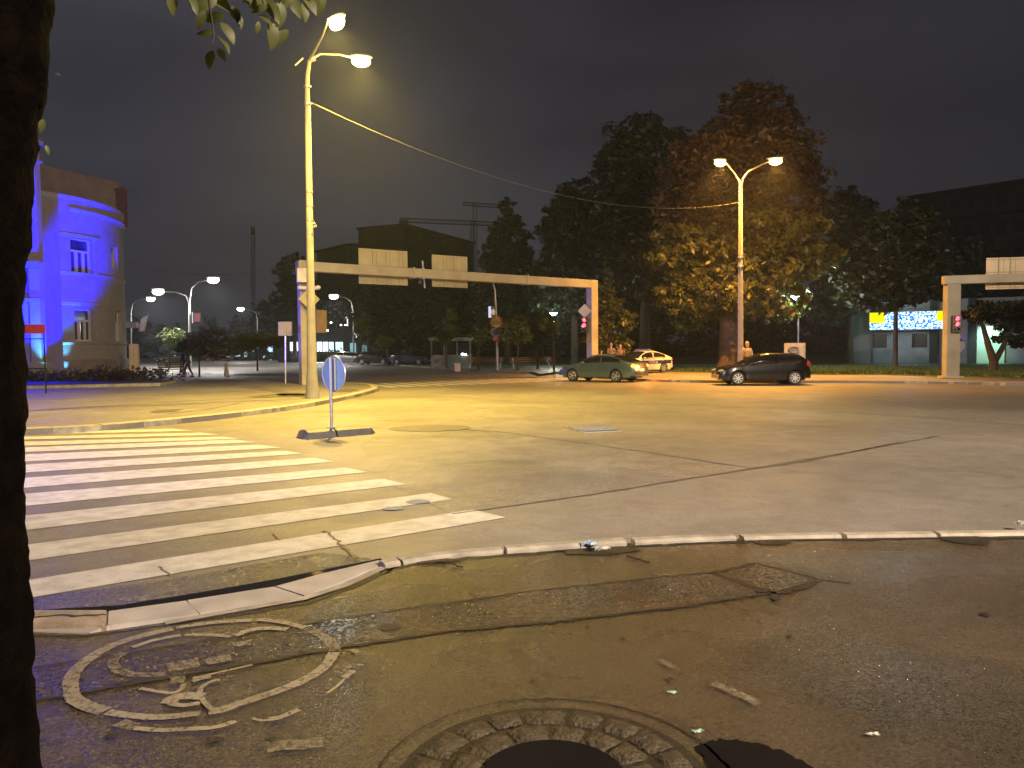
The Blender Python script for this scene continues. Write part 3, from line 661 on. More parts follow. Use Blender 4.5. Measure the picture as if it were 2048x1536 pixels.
# yellow cabinet
def boxthing(name, px, py, wpx, hpx, depth, m, label, cat, z=ZP, rz=0, cap=None):
    g = G(px, py, z); sc_ = g.y/FPX; t = thing(name, g, label, cat, None, rz)
    WORLD[0] = False; wd = wpx*sc_; h = hpx*sc_
    MB().box((0, 0, h/2+.06), (wd, depth, h-.12)).build('body', m, t, bevel=.02)
    MB().box((0, 0, .03), (wd*.92, depth*.92, .06)).build('plinth', m_black, t)
    MB().box((0, -depth/2-.004, h*.5), (.012, .008, h*.8)).build('door_seam', m_black, t)
    WORLD[0] = True; return t, wd, h
t, wd, h = boxthing('utility_cabinet', 270, 752, 16, 64, .5, mat('cabinet_yellow', (.75, .58, .20), .6, 0, .1, 2), 'tall yellowish utility cabinet at the end of the flower bed', 'cabinet', ZP, .25)
# poster stand on the left
t = thing('poster_stand', G(92, 786, ZP), 'slim dark poster stand with a red header beside the tree trunk', 'stand')
g = G(92, 786, ZP); s_ = g.y/FPX
for dx in (0, -1.1): MB().tube([g+Vector((dx, 0, 0)), g+Vector((dx, 0, 128*s_))], .03, 8).build('post', m_black, t)
MB().box(g+Vector((-.55, 0, 128*s_)), (1.2, .08, .38)).build('header', mat('header_red', (.5, .05, .06), .6), t)
for z in (1.0, 2.2): MB().box(g+Vector((-.55, 0, z)), (1.1, .03, .04)).build('rail', m_black, t)
# ------------------------------------------------------------------ street lamps
def polez(px, py0, px1, py1, z0=ZP):
    b0 = G(px, py0, z0); return b0, A(px1, py1, b0.y)
def luminaire(t, p, d, c, s, size=.32, P=0, cone=155, radius=.12, lname='lamp_head', share=.10, spot=True):
    p = Vector(p); d = Vector((d[0], d[1], 0)).normalized(); q = d.to_track_quat('X', 'Z').to_matrix()
    hd = MB(); hd.ell(p+Vector((0, 0, size*.42)), (size*1.2, size*.5, size*.24), 8, 12, q); hd_o = hd.build(lname, m_steel, t, smooth=True)
    ln = MB(); ln.ell(p+Vector((0, 0, -.02)), (size*.95, size*.50, size*.55), 8, 12, q); ln.v = [tuple(Vector(v)-t.location) for v in ln.v]; ln.build('lens', c, hd_o, smooth=True)
    if P and spot: lamp('lamp_light', 'SPOT', p+Vector((0, 0, -size*.22)), P, s, radius, p+Vector((0, 0, -5)), cone, .5, parent=t)
    elif P:
        lamp('lamp_light', 'SPOT', p+Vector((0, 0, -size*.22)), P*.85, s, radius, p+Vector((0, 0, -5)), 134, .9, parent=t)
        lamp('lamp_light', 'POINT', p+Vector((0, 0, -size*.22)), P*share, s, radius, parent=t)
g_sod = glow('sodium_lens', (1.0, .80, .28), 14, True); g_ora = glow('orange_lens', (1.0, .58, .15), 12, True); g_wht = glow('white_lens', (1.0, .95, .85), 12, True); g_cool = glow('cool_lens', (.9, 1.0, .97), 30)
# tall concrete lamp post
b0 = G(625, 797, ZP); YP = b0.y
top = A(613, 125, YP)
t = thing('street_lamp', b0, 'tall concrete lamp post with two lit yellow lamps at the left corner', 'street lamp', 'tall double-armed street lamps')
pts = [b0, b0+Vector((0, 0, .9)), A(625, 740, YP), A(621, 560, YP), A(616, 330, YP), A(614, 205, YP)]
MB().tube([b0, b0+Vector((0, 0, 1.0)), A(621, 560, YP), A(615, 205, YP)], [.235, .165, .128, .095], 14).build('pole', m_conc, t, smooth=True)
MB().tube([A(614.5, 206, YP), A(614.2, 175, YP), A(615, 150, YP), A(619, 122, YP)], [.085, .075, .07, .06], 12).build('mast_top', m_conc, t, smooth=True)
for py in (207, 172, 383, 411, 440, 466): MB().tube([A(615.5+(py-200)*.018, py, YP), A(615.5+(py-200)*.018, py+2.5, YP)], .125, 12).build('clamp_band', m_galv, t)
MB().tube([A(624, 449, YP), A(630, 446, YP)], .05, 8).tube([A(625, 455, YP), A(633, 452, YP)], .04, 8).build('insulator', m_conc, t)
L1 = A(674, 45, YP-3.0); L2 = A(722, 122, YP+1.0)
cn = A(619, 120, YP)
MB().tube([cn, cn.lerp(L1, .5)+Vector((0, 0, .18)), L1+Vector((-.25, 0, .1))], [.05, .035, .03], 8).build('arm', m_galv, t, smooth=True)
MB().tube([cn, A(640, 108, YP+.3), A(680, 109, YP+.7), L2+Vector((-.25, 0, .1))], [.05, .035, .03, .03], 8).build('arm', m_galv, t, smooth=True)
MB().tube([A(590, 131, YP), A(606, 116, YP)], .03, 6).tube([A(616, 124, YP), A(631, 119, YP)], .05, 6).build('bracket', m_galv, t)
luminaire(t, L1, (1, -1), g_sod, SOD, .34, 13000, spot=False); luminaire(t, L2, (1, .2), g_sod, SOD, .34, 13000, spot=False)
# right lamp post
g0 = G(1481, 749, ZP); YR = g0.y
t = thing('street_lamp', g0, 'tall steel lamp post with two lit orange lamps in front of the big tree', 'street lamp', 'tall double-armed street lamps')
MB().tube([g0, g0+Vector((0, 0, 1.4)), A(1481, 560, YR), A(1481.5, 372, YR)], [.20, .17, .14, .09], 14).build('pole', m_conc, t, smooth=True)
J = A(1481.5, 374, YR)
La = A(1440, 325, YR); Lb = A(1551, 322, YR-1.2)
MB().tube([J, A(1479, 362, YR), A(1470, 347, YR), La+Vector((.3, 0, .05))], [.07, .06, .05, .04], 8).build('arm', m_galv, t, smooth=True)
MB().tube([J, A(1485, 360, YR), A(1497, 343, YR-.4), A(1522, 330, YR-.9), Lb+Vector((-.3, 0, .02))], [.07, .06, .05, .045, .04], 8).build('arm', m_galv, t, smooth=True)
MB().tube([A(1481, 513, YR), A(1481, 516, YR)], .17, 12).build('clamp_band', m_galv, t); MB().tube([A(1481, 530, YR), A(1481, 534, YR)], .2, 12).build('clamp_band', m_galv, t)
luminaire(t, La, (-1, -.3), g_ora, ORA, .38, 19000, share=.055, spot=False); luminaire(t, Lb, (1, -.3), g_ora, ORA, .38, 19000, share=.055, spot=False)
# cables
def cable(name, a, b, sag, rad, label, n=26, m_galv=mat('cable_dark', (.16, .15, .13), .6)):
    pts = [a.lerp(b, i/n)+Vector((0, 0, -4*sag*(i/n)*(1-i/n))) for i in range(n+1)]
    o = MB().tube(pts, rad, 5).build(name, m_galv, None, smooth=True); return tag(o, label, 'cable')
cable('overhead_cable', A(618, 203, YP), A(1480, 404, YR), 1.55, .008, 'long sagging cable strung between the two tall lamp posts')
cable('overhead_cable', A(603, 524, 41), A(255, 520, 62), .9, .018, 'thin cable running from the gantry to the corner building')
# ------------------------------------------------------------------ sign gantries
gl = G(611, 769, ZP); gr_ = G(1185, 750, ZP)
zt = 6.45
def uz(p, z): return Vector((p.x, p.y, z))
ta = thing('sign_gantry', gl, 'cream steel gantry spanning the side street, with the backs of two signs', 'gantry', 'sign gantries over the roads')
dr = (uz(gr_, 0)-uz(gl, 0)).normalized(); q = math.atan2(dr.y, dr.x); nf = Vector((dr.y, -dr.x, 0))     # towards the camera
hL = A(612, 521, gl.y).z; hR = A(1193, 561, gr_.y).z
MB().box(uz(gl, hL/2), (.48, .46, hL), q).build('post', m_gant, ta, bevel=.02)
MB().box(uz(gr_, (hR-.45)/2), (.5, .5, hR-.45), q).build('post', m_gant, ta, bevel=.02)
a = uz(gl, hL-.28)-dr*.3; c = uz(gr_, hR-.23)+dr*.25
MB().beam(a, c, .5, .46).build('beam', m_gant, ta, bevel=.015)
for k in (.33, .36, .72): p = a.lerp(c, k); MB().box(p, (.10, .58, .56), q).build('flange', m_gant, ta)
MB().box(uz(gr_, .2), (.8, .8, .12), q).build('base_plate', m_gant, ta)
def hitline(px):
    d = ray(px, 600); d = Vector((d.x, d.y)); o = Vector((gl.x, gl.y)); e = Vector((dr.x, dr.y))
    den = d.x*e.y-d.y*e.x; s = (o.x*d.y-o.y*d.x)/den*-1
    t_ = (o.x*e.y-o.y*e.x)/den; return Vector((d.x*t_, d.y*t_, 0))
def signpanel(parent, pxa, pxb, yta, ytb, yba, ybb, hit, nfv, drv, ribs, mm, name='sign_panel'):
    P0 = hit(pxa)-nfv*.42; P1 = hit(pxb)-nfv*.42; pt = []
    za = A(pxa, yta, P0.y).z; zb_ = A(pxa, yba, P0.y).z
    Wd = (P1-P0).length; H_ = za-zb_; m_ = (P0+P1)/2; ang = math.atan2((P1-P0).y, (P1-P0).x)
    pn = MB().box(uz(m_, (za+zb_)/2), (Wd, .03, H_), ang).build(name, mm, parent)
    rb = MB()
    for z in (za-H_*.46, za-H_*.06, zb_+H_*.06, zb_+H_*.30): rb.box(uz(m_, z)+nfv*.035, (Wd*.985, .04, .045), ang)
    rb.build('mounting_rail', m_back, parent)
    rb = MB()
    for k in ribs: p = P0.lerp(P1, k); rb.box(uz(p, (za+zb_)/2)+nfv*.055, (.05, .045, H_*.98), ang)
    rb.build('bracket', m_back, parent)
    rb = MB()
    for k in ribs: p = P0.lerp(P1, (k+.08)%1); rb.box(uz(p, (za+zb_)/2)+nfv*.0175, (.012, .006, H_*.98), ang)  # thin dark line beside each rib
    rb.build('panel_line', m_line, parent)
    return pn
signpanel(ta, 725, 823, 496, 507, 567, 573, hitline, nf, dr, (.28, .55, .82), m_back)
signpanel(ta, 872, 943, 509, 515, 573, 579, hitline, nf, dr, (.33, .62, .85), m_back)
p = hitline(857); z0 = A(857, 520, p.y).z; z1 = A(862, 575, p.y).z
MB().tube([uz(p, z1)-nf*.4, uz(p, z0)-nf*.4-dr*.12], .05, 8).build('mast_tube', m_gant, ta)
p = hitline(846); MB().box(uz(p, A(846, 564, p.y).z)-nf*.3, (.14, .35, .14)).tube([uz(p, A(846, 566, p.y).z)-nf*.3, uz(p, A(846, 536, p.y).z)], .025, 6).build('camera', m_black, ta)
# control box on the left post
p = A(604, 551, gl.y-.5); s_ = gl.y/FPX
MB().box(p, (.48, .5, .66), q-.25).build('control_box', mat('box_grey', (.6, .58, .55), .5), ta, bevel=.02)
MB().tube([A(606, 527, gl.y), A(603, 524, gl.y), A(608, 541, gl.y-.2)], .04, 6).build('cable_bracket', m_gant, ta)
MB().ell(A(600, 575, gl.y-.5), (.12, .12, .10), 6, 8).tube([A(598, 576, gl.y-.5), A(636, 576, gl.y-.5)], .09, 8).ell(A(636, 575, gl.y-.5), (.13, .12, .1), 6, 8).build('camera', m_wframe, ta)
m_ylw_lit = mat('sign_back_yellow_lit', (.45, .40, .25), .45, .2, .1, 3)  # yellow lamplight on the sign backs is put into the colour
def diamond(parent, c, r, nv, m, name='priority_sign', th=.02, k=4, rot=0):
    nv = Vector(nv).normalized(); s1 = Vector((nv.y, -nv.x, 0)).normalized(); up = Vector((0, 0, 1)); poly = [c+(s1*math.cos(2*math.pi*i/k+rot)+up*math.sin(2*math.pi*i/k+rot))*r for i in range(k)]
    return MB().plate(poly, nv, th).build(name, m, parent)
diamond(ta, A(618, 598, gl.y-.4), .52, nf, m_ylw_lit)
diamond(ta, A(1174, 622, gr_.y-.1)-dr*.18, .42, (nf-dr*1.2), m_ylw_lit)
# ------------------------------------------------------------------ traffic lights
g_red = glow('red_lens', (1.0, .05, .07), 7); g_off = mat('lens_off', (.02, .03, .02), .2)
def traffic_light(p, nv, label, parent_off=None, red=True, lit=(0,), rows=3, two=True, back=False, w_=.34, hh=.30):
    t = thing('traffic_light', p, label, 'traffic light', 'traffic lights on the gantry posts'); nv = Vector(nv).normalized(); s1 = Vector((-nv.y, nv.x, 0)); q_ = math.atan2(s1.y, s1.x)
    H_ = rows*hh
    MB().box(p, (w_, .22, H_), q_).build('housing', m_black if not back else mat('housing_back', (.16, .10, .05), .6), t, bevel=.015)
    for i in range(rows):
        z = H_/2-(i+.5)*hh; c = p+Vector((0, 0, z))+nv*.115
        MB().tube([c, c+nv*.02], hh*.36, 12).build('lens', g_red if i in lit else g_off, t)
        vis = MB(); 
        pts = [(math.cos(a_), math.sin(a_)) for a_ in np.linspace(R(-20), R(200), 9)]
        vv = [c+s1*x*hh*.40+Vector((0, 0, y*hh*.40)) for x, y in pts]+[c+s1*x*hh*.40+Vector((0, 0, y*hh*.40))+nv*.22 for x, y in pts]
        vis.add(vv, [(j, j+1, 9+j+1, 9+j) for j in range(8)]); vo = vis.build('visor', m_black, t); vo.modifiers.new('s', 'SOLIDIFY').thickness = .01
    return t
cv = -nf
tp = A(1173, 650, gr_.y-.3)-dr*.12
traffic_light(tp, (-.35, -1, 0), 'traffic light showing red on the far post beside the green car', lit=(0, 1), rows=3)
t2 = A(1182, 647, gr_.y-.36); traffic_light(A(1166, 656, gr_.y-.35), (-.1, -1, 0), 'smaller red signal head left of the far gantry post', lit=(0,), rows=2, w_=.26, hh=.26)
traffic_light(A(642, 643, gl.y-.2), -nf*-1*-1, 'unlit traffic light seen from behind, right of the concrete post', lit=(), rows=3, back=True, w_=.5, hh=.36)
traffic_light(A(606, 658, gl.y-.1), -nf, 'small pedestrian signal seen from behind, left of the concrete post', lit=(), rows=1, back=True, w_=.36, hh=.36)
# right gantry
rp0 = G(1901, 757, ZP); e_ = A(2250, 700, rp0.y-1.5); dr2 = (uz(e_, 0)-uz(rp0, 0)).normalized(); q2 = math.atan2(dr2.y, dr2.x); nf2 = Vector((dr2.y, -dr2.x, 0))
tb = thing('sign_gantry', rp0, 'pinkish steel gantry at the right edge, carrying a sign seen from behind', 'gantry', 'sign gantries over the roads')
hT = A(1888, 552, rp0.y).z
MB().box(uz(rp0, (hT-.4)/2), (.62, .5, hT-.4), q2+.12).build('post', m_gant, tb, bevel=.02)
a = uz(rp0, hT-.2)-dr2*.4; c = a+dr2*16+Vector((0, 0, .1)); MB().beam(a, c, .5, .4).build('beam', m_gant, tb, bevel=.015)
MB().box(uz(rp0, .2), (.9, .9, .1), q2).build('base_plate', m_gant, tb)
def hit2(px):
    d = ray(px, 600); d = Vector((d.x, d.y)); o = Vector((rp0.x, rp0.y)); e = Vector((dr2.x, dr2.y)); den = d.x*e.y-d.y*e.x
    t_ = (o.x*e.y-o.y*e.x)/den; return Vector((d.x*t_, d.y*t_, 0))
signpanel(tb, 1978, 2110, 516, 512, 579, 577, hit2, nf2, dr2, (.19, .37, .6, .8), mat('sign_back_warm', (.62, .50, .34), .45, .3, .14, 1.5))
traffic_light(A(1913, 648, rp0.y-.4), (-.3, -1, 0), 'traffic light showing red on the right gantry post', lit=(0, 1), rows=3, w_=.4, hh=.27)
# round signs behind it, seen from behind
gs = G(1917, 750, ZP); t = thing('road_sign', gs, 'octagonal sign below a square plate, backs showing, right of the right gantry', 'road sign')
MB().tube([gs, A(1917, 655, gs.y)], .04, 8).build('pole', m_galv, t)
diamond(t, A(1917, 691, gs.y-.06), .36, (0, -1, 0), mat('sign_back_mauve', (.42, .36, .48), .5, .1), 'octagonal_plate', .02, 8, R(22.5))
diamond(t, A(1917, 671, gs.y-.06), .44, (0, -1, 0), mat('sign_back_blue', (.22, .20, .50), .5, .1), 'square_plate', .02, 4, R(45))
diamond(t, A(1921, 660, gs.y-.10), .22, (0, -1, 0), mat('sign_back_brown', (.28, .20, .12), .5, .1), 'small_plate', .02, 4, R(45))
# ------------------------------------------------------------------ keep-right sign on its rubber island
kb = G(670, 874)
t = thing('traffic_island_sign', kb, 'round sign on a steel post in a dark rubber island, seen from behind', 'road sign')
b = MB(); L0 = G(601, 878); L1_ = G(750, 866); ax = (L1_-L0).normalized(); ay = Vector((-ax.y, ax.x, 0)); c0_ = (L0+L1_)/2+ay*.08; hl = (L1_-L0).length/2
prof = [(-.30, 0), (-.24, .13), (-.08, .17), (.08, .17), (.24, .13), (.30, 0)]
def island(u0, u1, e0_, e1_):
    v = []
    us = [u0, u0+(.10 if e0_ else .0), u1-(.16 if e1_ else .0), u1]
    sc2 = [.55 if e0_ else 1, 1, 1, .35 if e1_ else 1]; sz = [.15 if e0_ else 1, 1, 1, .1 if e1_ else 1]
    for u, s2, z2 in zip(us, sc2, sz):
        for y_, z_ in prof: v.append(c0_+ax*u+ay*y_*s2+Vector((0, 0, z_*z2)))
    f = [(i*6+j, i*6+j+1, (i+1)*6+j+1, (i+1)*6+j) for i in range(3) for j in range(5)]+[tuple(range(6)), tuple(18+j for j in range(6))]
    return MB().add(v, f)
us = (-hl, -.12, hl)
island(-hl, -.14, True, False).build('base_block', mat('island_rubber', (.10, .095, .09), .55, 0, .3, 6, .4, 30), t, bevel=.01)
island(-.11, hl, False, True).build('base_block', MATS['island_rubber'], t, bevel=.01)
ps = A(668, 874, kb.y+.08); ps = uz(c0_-ax*.12, 0)
sx = ps.x; pt_ = A(675, 716, ps.y)
MB().tube([ps+Vector((0, 0, .1)), Vector((ps.x+.0, ps.y, pt_.z))], .033, 12).build('post', m_galv, t, smooth=True)
MB().box(ps+Vector((0, 0, .185)), (.16, .16, .03)).build('base_plate', m_galv, t)
cz = A(671, 748, ps.y).z; nv = Vector((-.62, -.785, 0)); s1 = Vector((nv.y, -nv.x, 0))
cs = Vector((ps.x, ps.y, cz))-nv*.09
disc = [cs+(s1*math.cos(a_)+Vector((0, 0, 1))*math.sin(a_))*.36 for a_ in np.linspace(0, 2*math.pi, 40)[:-1]]
MB().plate(disc, nv, .012).build('sign_disc', mat('sign_disc_back', (.26, .40, .58), .4, .4, .1, 5), t)  # blue light falling on the back is put into this colour
rim = MB(); rr = [cs+(s1*math.cos(a_)+Vector((0, 0, 1))*math.sin(a_))*.36+nv*.01 for a_ in np.linspace(0, 2*math.pi, 40)]; rim.tube(rr, .016, 8, cap=False).build('rim', m_galv, t, smooth=True)
for off_ in (-.07, .07): 
    c_ = cs+s1*off_+nv*.03; MB().beam(c_-Vector((0, 0, .33)), c_+Vector((0, 0, .33)), .035, .035).build('channel', m_galv, t)
# small signboard, back showing, on its post at the corner
gs = G(571, 767, ZP); t = thing('road_sign', gs, 'square signboard on a thin post, back showing, left of the concrete lamp post', 'road sign')
MB().tube([gs, A(571, 648, gs.y)], .035, 8).build('pole', m_galv, t)
MB().box(A(570.5, 657.5, gs.y-.06), (28*gs.y/FPX, .02, 28*gs.y/FPX)).build('plate', m_ylw_lit, t, bevel=.03)
MB().box(A(570.5, 657.5, gs.y-.1), (.05, .03, 26*gs.y/FPX)).build('bracket', m_back, t)
# sign post with three plates and a light box
gs = G(995, 740, ZP); t = thing('street_lamp', gs, 'unlit curved lamp post carrying a light box, two round signs and a red plate', 'street lamp')
Yq = gs.y
MB().tube([gs, A(994, 680, Yq), A(992, 620, Yq), A(990, 580, Yq), A(985, 562, Yq)], [.12, .10, .085, .07, .05], 10).build('pole', m_steel, t, smooth=True)
def rsign(t, c, r, ring_, field, name='round_plate'):
    n0 = Vector((0, -1, 0)); o1 = diamond(t, c, r, n0, ring_, name, .02, 28); diamond(t, c+Vector((0, -.022, 0)), r*.76, n0, field, 'plate_face', .004, 28); return o1
m_rr = mat('sign_red', (.45, .03, .03), .4); m_cream = mat('sign_cream', (.62, .52, .36), .5); m_navy = mat('sign_navy', (.04, .04, .14), .5)
rsign(t, A(992.5, 645, Yq-.15), .50, m_rr, m_cream); rsign(t, A(992, 663, Yq-.15), .45, mat('sign_dark', (.09, .04, .10), .5), m_navy)
MB().box(A(993, 678.5, Yq-.15), (14*Yq/FPX, .03, 8*Yq/FPX)).build('red_plate', mat('plate_red', (.45, .03, .07), .5), t)
def text(txt, c, size, m, parent, nv=(0, -1, 0), name='lettering', ext=.004, track='Y'):
    cu = bpy.data.curves.new(name, 'FONT'); cu.body = txt; cu.size = size; cu.align_x = 'CENTER'; cu.align_y = 'CENTER'; cu.extrude = ext; cu.materials.append(m)
    o = bpy.data.objects.new(name, cu); col.objects.link(o); nv = Vector(nv).normalized(); up = Vector((0, 0, 1)); x = up.cross(nv)
    o.matrix_world = Matrix.Translation(c) @ Matrix((x, up, nv)).transposed().to_4x4()
    dg = bpy.context.evaluated_depsgraph_get(); me = bpy.data.meshes.new_from_object(o.evaluated_get(dg)); mw = o.matrix_world.copy()
    bpy.data.objects.remove(o); o = bpy.data.objects.new(name, me); col.objects.link(o); me.transform(mw)
    if parent: me.transform(parent.matrix_basis.inverted()); o.parent = parent
    return o
text('3,5 t', A(992.5, 645, Yq-.19), .34, m_black, t)
MB().box(A(980.5, 624, Yq-.1), (.28, .3, 22*Yq/FPX)).build('light_box_side', glow('lit_panel', (.62, .62, .85), .9), t)
MB().box(A(986.5, 624, Yq-.1), (.34, .3, 22*Yq/FPX)).build('light_box_frame', m_black, t)
MB().ell(A(987, 624, Yq-.3), (.12, .03, .24), 8, 10).build('light_box_poster', glow('poster_lit', (.75, .45, .25), .6), t)
# far street lamps of the left street
def far_lamp(px, py0, heads, kneepx, label, sidebox=None, grp='white street lamps along the left street', P=2500, z=7.3, thick=.10):
    d_ = z*FPX/(hor(px)-heads[0][1]); g = A(px, hor(px)+2, d_); g.z = 0
    t = thing('street_lamp', g, label, 'street lamp', grp)
    J_ = A(px, kneepx, d_)
    MB().tube([g, J_], [thick*1.3, thick*.8], 10).build('pole', m_steel, t, smooth=True)
    for hx, hy, jy in heads:
        h_ = A(hx, hy, d_); j = A(px, jy, d_); s = 1 if hx > px else -1; h_.y -= .2
        MB().tube([j, j.lerp(h_, .10)+Vector((0, 0, (h_.z-j.z)*.55)), j.lerp(h_, .4)+Vector((0, 0, (h_.z-j.z)*.52)), h_-Vector((s*.3, 0, 0))], [thick*.7, thick*.6, thick*.5, thick*.4], 8).build('arm', m_steel, t, smooth=True)
        luminaire(t, h_, (s, 0), g_wht, WHT, .62, P, 165, .3)
    return t, d_
t, d_ = far_lamp(379, 740, [(428, 560, 605), (318, 583, 610)], 604, 'white lamp with two curved arms behind the dark small tree', P=5000, thick=.13)
MB().box(A(393, 635, d_), (16*d_/FPX, .2, 22*d_/FPX)).build('light_box', m_black, t); MB().box(A(394, 635, d_-.12), (11*d_/FPX, .02, 17*d_/FPX)).build('light_box_poster', mat('poster_dim', (.30, .10, .12), .5, emit=(.3, .08, .1), es=.25), t)
MB().box(A(385, 635, d_-.12), (2*d_/FPX, .02, 22*d_/FPX)).build('light_box_side', glow('lit_panel2', (.8, .85, .95), .8), t)
far_lamp(262, 740, [(303, 598, 625)], 626, 'white street lamp half hidden behind the flag and corner building', P=2000)
far_lamp(515, 740, [(482, 618, 640)], 640, 'white street lamp standing over the far shops, left of the signboard', P=2500)
far_lamp(707, 740, [(668, 593, 625)], 625, 'white street lamp over the parked dark cars, right of the concrete post', P=4000)
def park_lamp(px, py_h, base_py, label, P=900, sz=12):
    g = G(px, base_py, ZP); t = thing('park_lamp', g, label, 'park lamp', 'park lamps with bowl-shaped heads'); d_ = g.y; h_ = A(px, py_h, d_)
    MB().tube([g, Vector((g.x, g.y, h_.z-.3))], [.07, .05], 10).build('pole', m_steel, t, smooth=True)
    s_ = d_/FPX*sz
    MB().tube([h_+Vector((0, 0, -.32*s_)), h_+Vector((0, 0, -.2*s_)), h_+Vector((0, 0, .25*s_))], [.22*s_, .45*s_, 1.0*s_], 14).build('bowl', g_cool, t, smooth=True)
    MB().tube([h_+Vector((0, 0, .26*s_)), h_+Vector((0, 0, .40*s_)), h_+Vector((0, 0, .52*s_))], [1.05*s_, .8*s_, .3*s_], 14).build('cap', m_steel, t, smooth=True)
    lamp('lamp_light', 'POINT', h_+Vector((0, 0, -.75*s_)), P, (.85, 1, .85), .2, parent=t)
park_lamp(1596, 596, 738, 'lit park lamp behind the map board, right of the big tree', 1500, 14)
park_lamp(1107, 628, 732, 'lit park lamp among the small trees, left of the far gantry post', 800, 8)
# ------------------------------------------------------------------ trees
def E(px, py, rx, ry, Y, dy=None, yo=0):
    c = A(px, py, Y+yo); s = Y/FPX; return (tuple(c), (rx*s, (dy if dy is not None else rx*s*.8), ry*s))
def tree(px, base_py, Y, ells, n, size, leaf, trunk_w, label, fork=None, name='tree', grp=None, bark=None, clump=.16, shell=.5, droop=0, z0=ZP, lean=0):
    g = A(px, base_py, Y); g.z = z0; t = thing(name, g, label, 'tree', grp)
    ES = [E(*e[:4], Y, *(e[4:] if len(e) > 4 else ())) for e in ells]
    topz = max(e[0][2] for e in ES); r = trunk_w/2*Y/FPX; bs = min(e[0][2]-e[1][2] for e in ES); bs = max(bs, 1.2)
    b = MB(); fz = bs+ .2*(topz-bs)
    hh = [0, .08, .35, .7, 1]; b.tube([Vector((g.x+lean*k*k, g.y, z0+(fz-z0)*k)) for k in hh], [r*1.35, r*1.08, r, r*.92, r*.8], 12)
    f0 = Vector((g.x+lean, g.y, fz-.1))
    for e in ES[:7]:
        c = Vector(e[0]); m_ = f0.lerp(c, .5)+Vector((0, 0, -.08*(c-f0).length)); b.tube([f0-Vector((0, 0, .3)), m_, c], [r*.6, r*.38, r*.12], 7)
    b.build('trunk', bark or m_bark, t, smooth=True, fix=False)
    foliage('crown', ES, n, size, leaf, t, clump, shell, droop=droop); return t
# big tree
tree(1459, 742, 56, [(1508, 235, 75, 70), (1515, 320, 118, 100), (1400, 390, 95, 115), (1445, 440, 130, 120), (1570, 400, 85, 125), (1480, 330, 120, 90)], 60000, .21, lf_dim, 40, 'huge old tree with a tall crown in a dim reddish glow and thick trunk behind the right lamp post', bark=m_bark2, shell=.45, clump=.13)
bt_ = bpy.context.scene.objects[-1]
big = [o for o in sc.objects if o.type == 'EMPTY' and o.get('label', '').startswith('huge old')][0]
Yb = 54
foliage('lower_foliage', [E(1390, 500, 90, 60, Yb), E(1480, 540, 110, 75, Yb), E(1590, 500, 80, 70, Yb), E(1640, 515, 45, 28, Yb), E(1370, 585, 60, 50, Yb), E(1450, 600, 80, 40, Yb), E(1550, 590, 70, 45, Yb), E(1330, 500, 40, 40, Yb), E(1520, 455, 70, 40, Yb)], 20000, .24, lf_lit, big, .15, .45, droop=.7)
foliage('lower_foliage', [E(1555, 625, 45, 20, 55), E(1380, 640, 50, 22, 57)], 1500, .22, lf_mid, big, .22, .3, droop=.7)
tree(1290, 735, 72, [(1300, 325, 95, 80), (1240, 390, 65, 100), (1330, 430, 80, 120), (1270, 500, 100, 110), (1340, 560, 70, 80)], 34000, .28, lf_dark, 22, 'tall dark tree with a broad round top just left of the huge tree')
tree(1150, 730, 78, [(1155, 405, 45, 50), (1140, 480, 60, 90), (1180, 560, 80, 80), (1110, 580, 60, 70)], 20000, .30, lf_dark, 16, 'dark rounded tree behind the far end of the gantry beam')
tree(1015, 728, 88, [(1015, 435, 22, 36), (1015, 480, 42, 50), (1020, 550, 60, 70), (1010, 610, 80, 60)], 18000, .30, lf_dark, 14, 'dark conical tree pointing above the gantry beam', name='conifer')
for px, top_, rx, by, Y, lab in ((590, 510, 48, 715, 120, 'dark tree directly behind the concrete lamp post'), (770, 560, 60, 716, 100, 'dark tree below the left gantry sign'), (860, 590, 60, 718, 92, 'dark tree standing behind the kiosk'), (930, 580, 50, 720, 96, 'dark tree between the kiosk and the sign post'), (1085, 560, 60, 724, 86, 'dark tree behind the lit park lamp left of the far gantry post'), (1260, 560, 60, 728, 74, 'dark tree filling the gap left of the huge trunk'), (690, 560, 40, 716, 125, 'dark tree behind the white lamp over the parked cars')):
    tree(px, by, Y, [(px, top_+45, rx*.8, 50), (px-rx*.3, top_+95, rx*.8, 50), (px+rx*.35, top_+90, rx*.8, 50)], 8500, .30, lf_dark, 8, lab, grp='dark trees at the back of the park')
tree(1222, 738, 56, [(1218, 560, 14, 26), (1216, 600, 32, 32), (1222, 645, 46, 34), (1218, 690, 48, 26)], 5000, .17, lf_lit, 8, 'pointed leafy tree right behind the far gantry post and the two men', name='tree', clump=.22, shell=.35, droop=.5)
for px, by, Y, e, lab, lf, n in ((1036, 742, 58, [(1034, 660, 30, 26), (1030, 640, 18, 16)], 'small round street tree right of the sign post', lf_mid, 2200), (1108, 738, 58, [(1098, 650, 24, 24)], 'thin small tree beside the lit park lamp', lf_light, 900),
        (1075, 742, 62, [(1078, 655, 30, 34)], 'small dark street tree between two leafier ones', lf_dark, 1500), (957, 742, 60, [(958, 672, 20, 17)], 'small round street tree between the kiosk and the sign post', lf_mid, 1300),
        (893, 742, 66, [(890, 672, 20, 16), (905, 640, 18, 22)], 'small street tree in front of the kiosk', lf_mid, 1300), (775, 735, 85, [(768, 682, 18, 15)], 'small light green tree behind the parked cars', lf_mid, 900), (737, 730, 90, [(730, 648, 20, 22)], 'pale loose tree beside the white street lamp', lf_mid, 1200)):
    tree(px, by, Y, e, n, .15, lf, 4, lab, grp='small street trees along the far pavement', clump=.25, shell=.2)
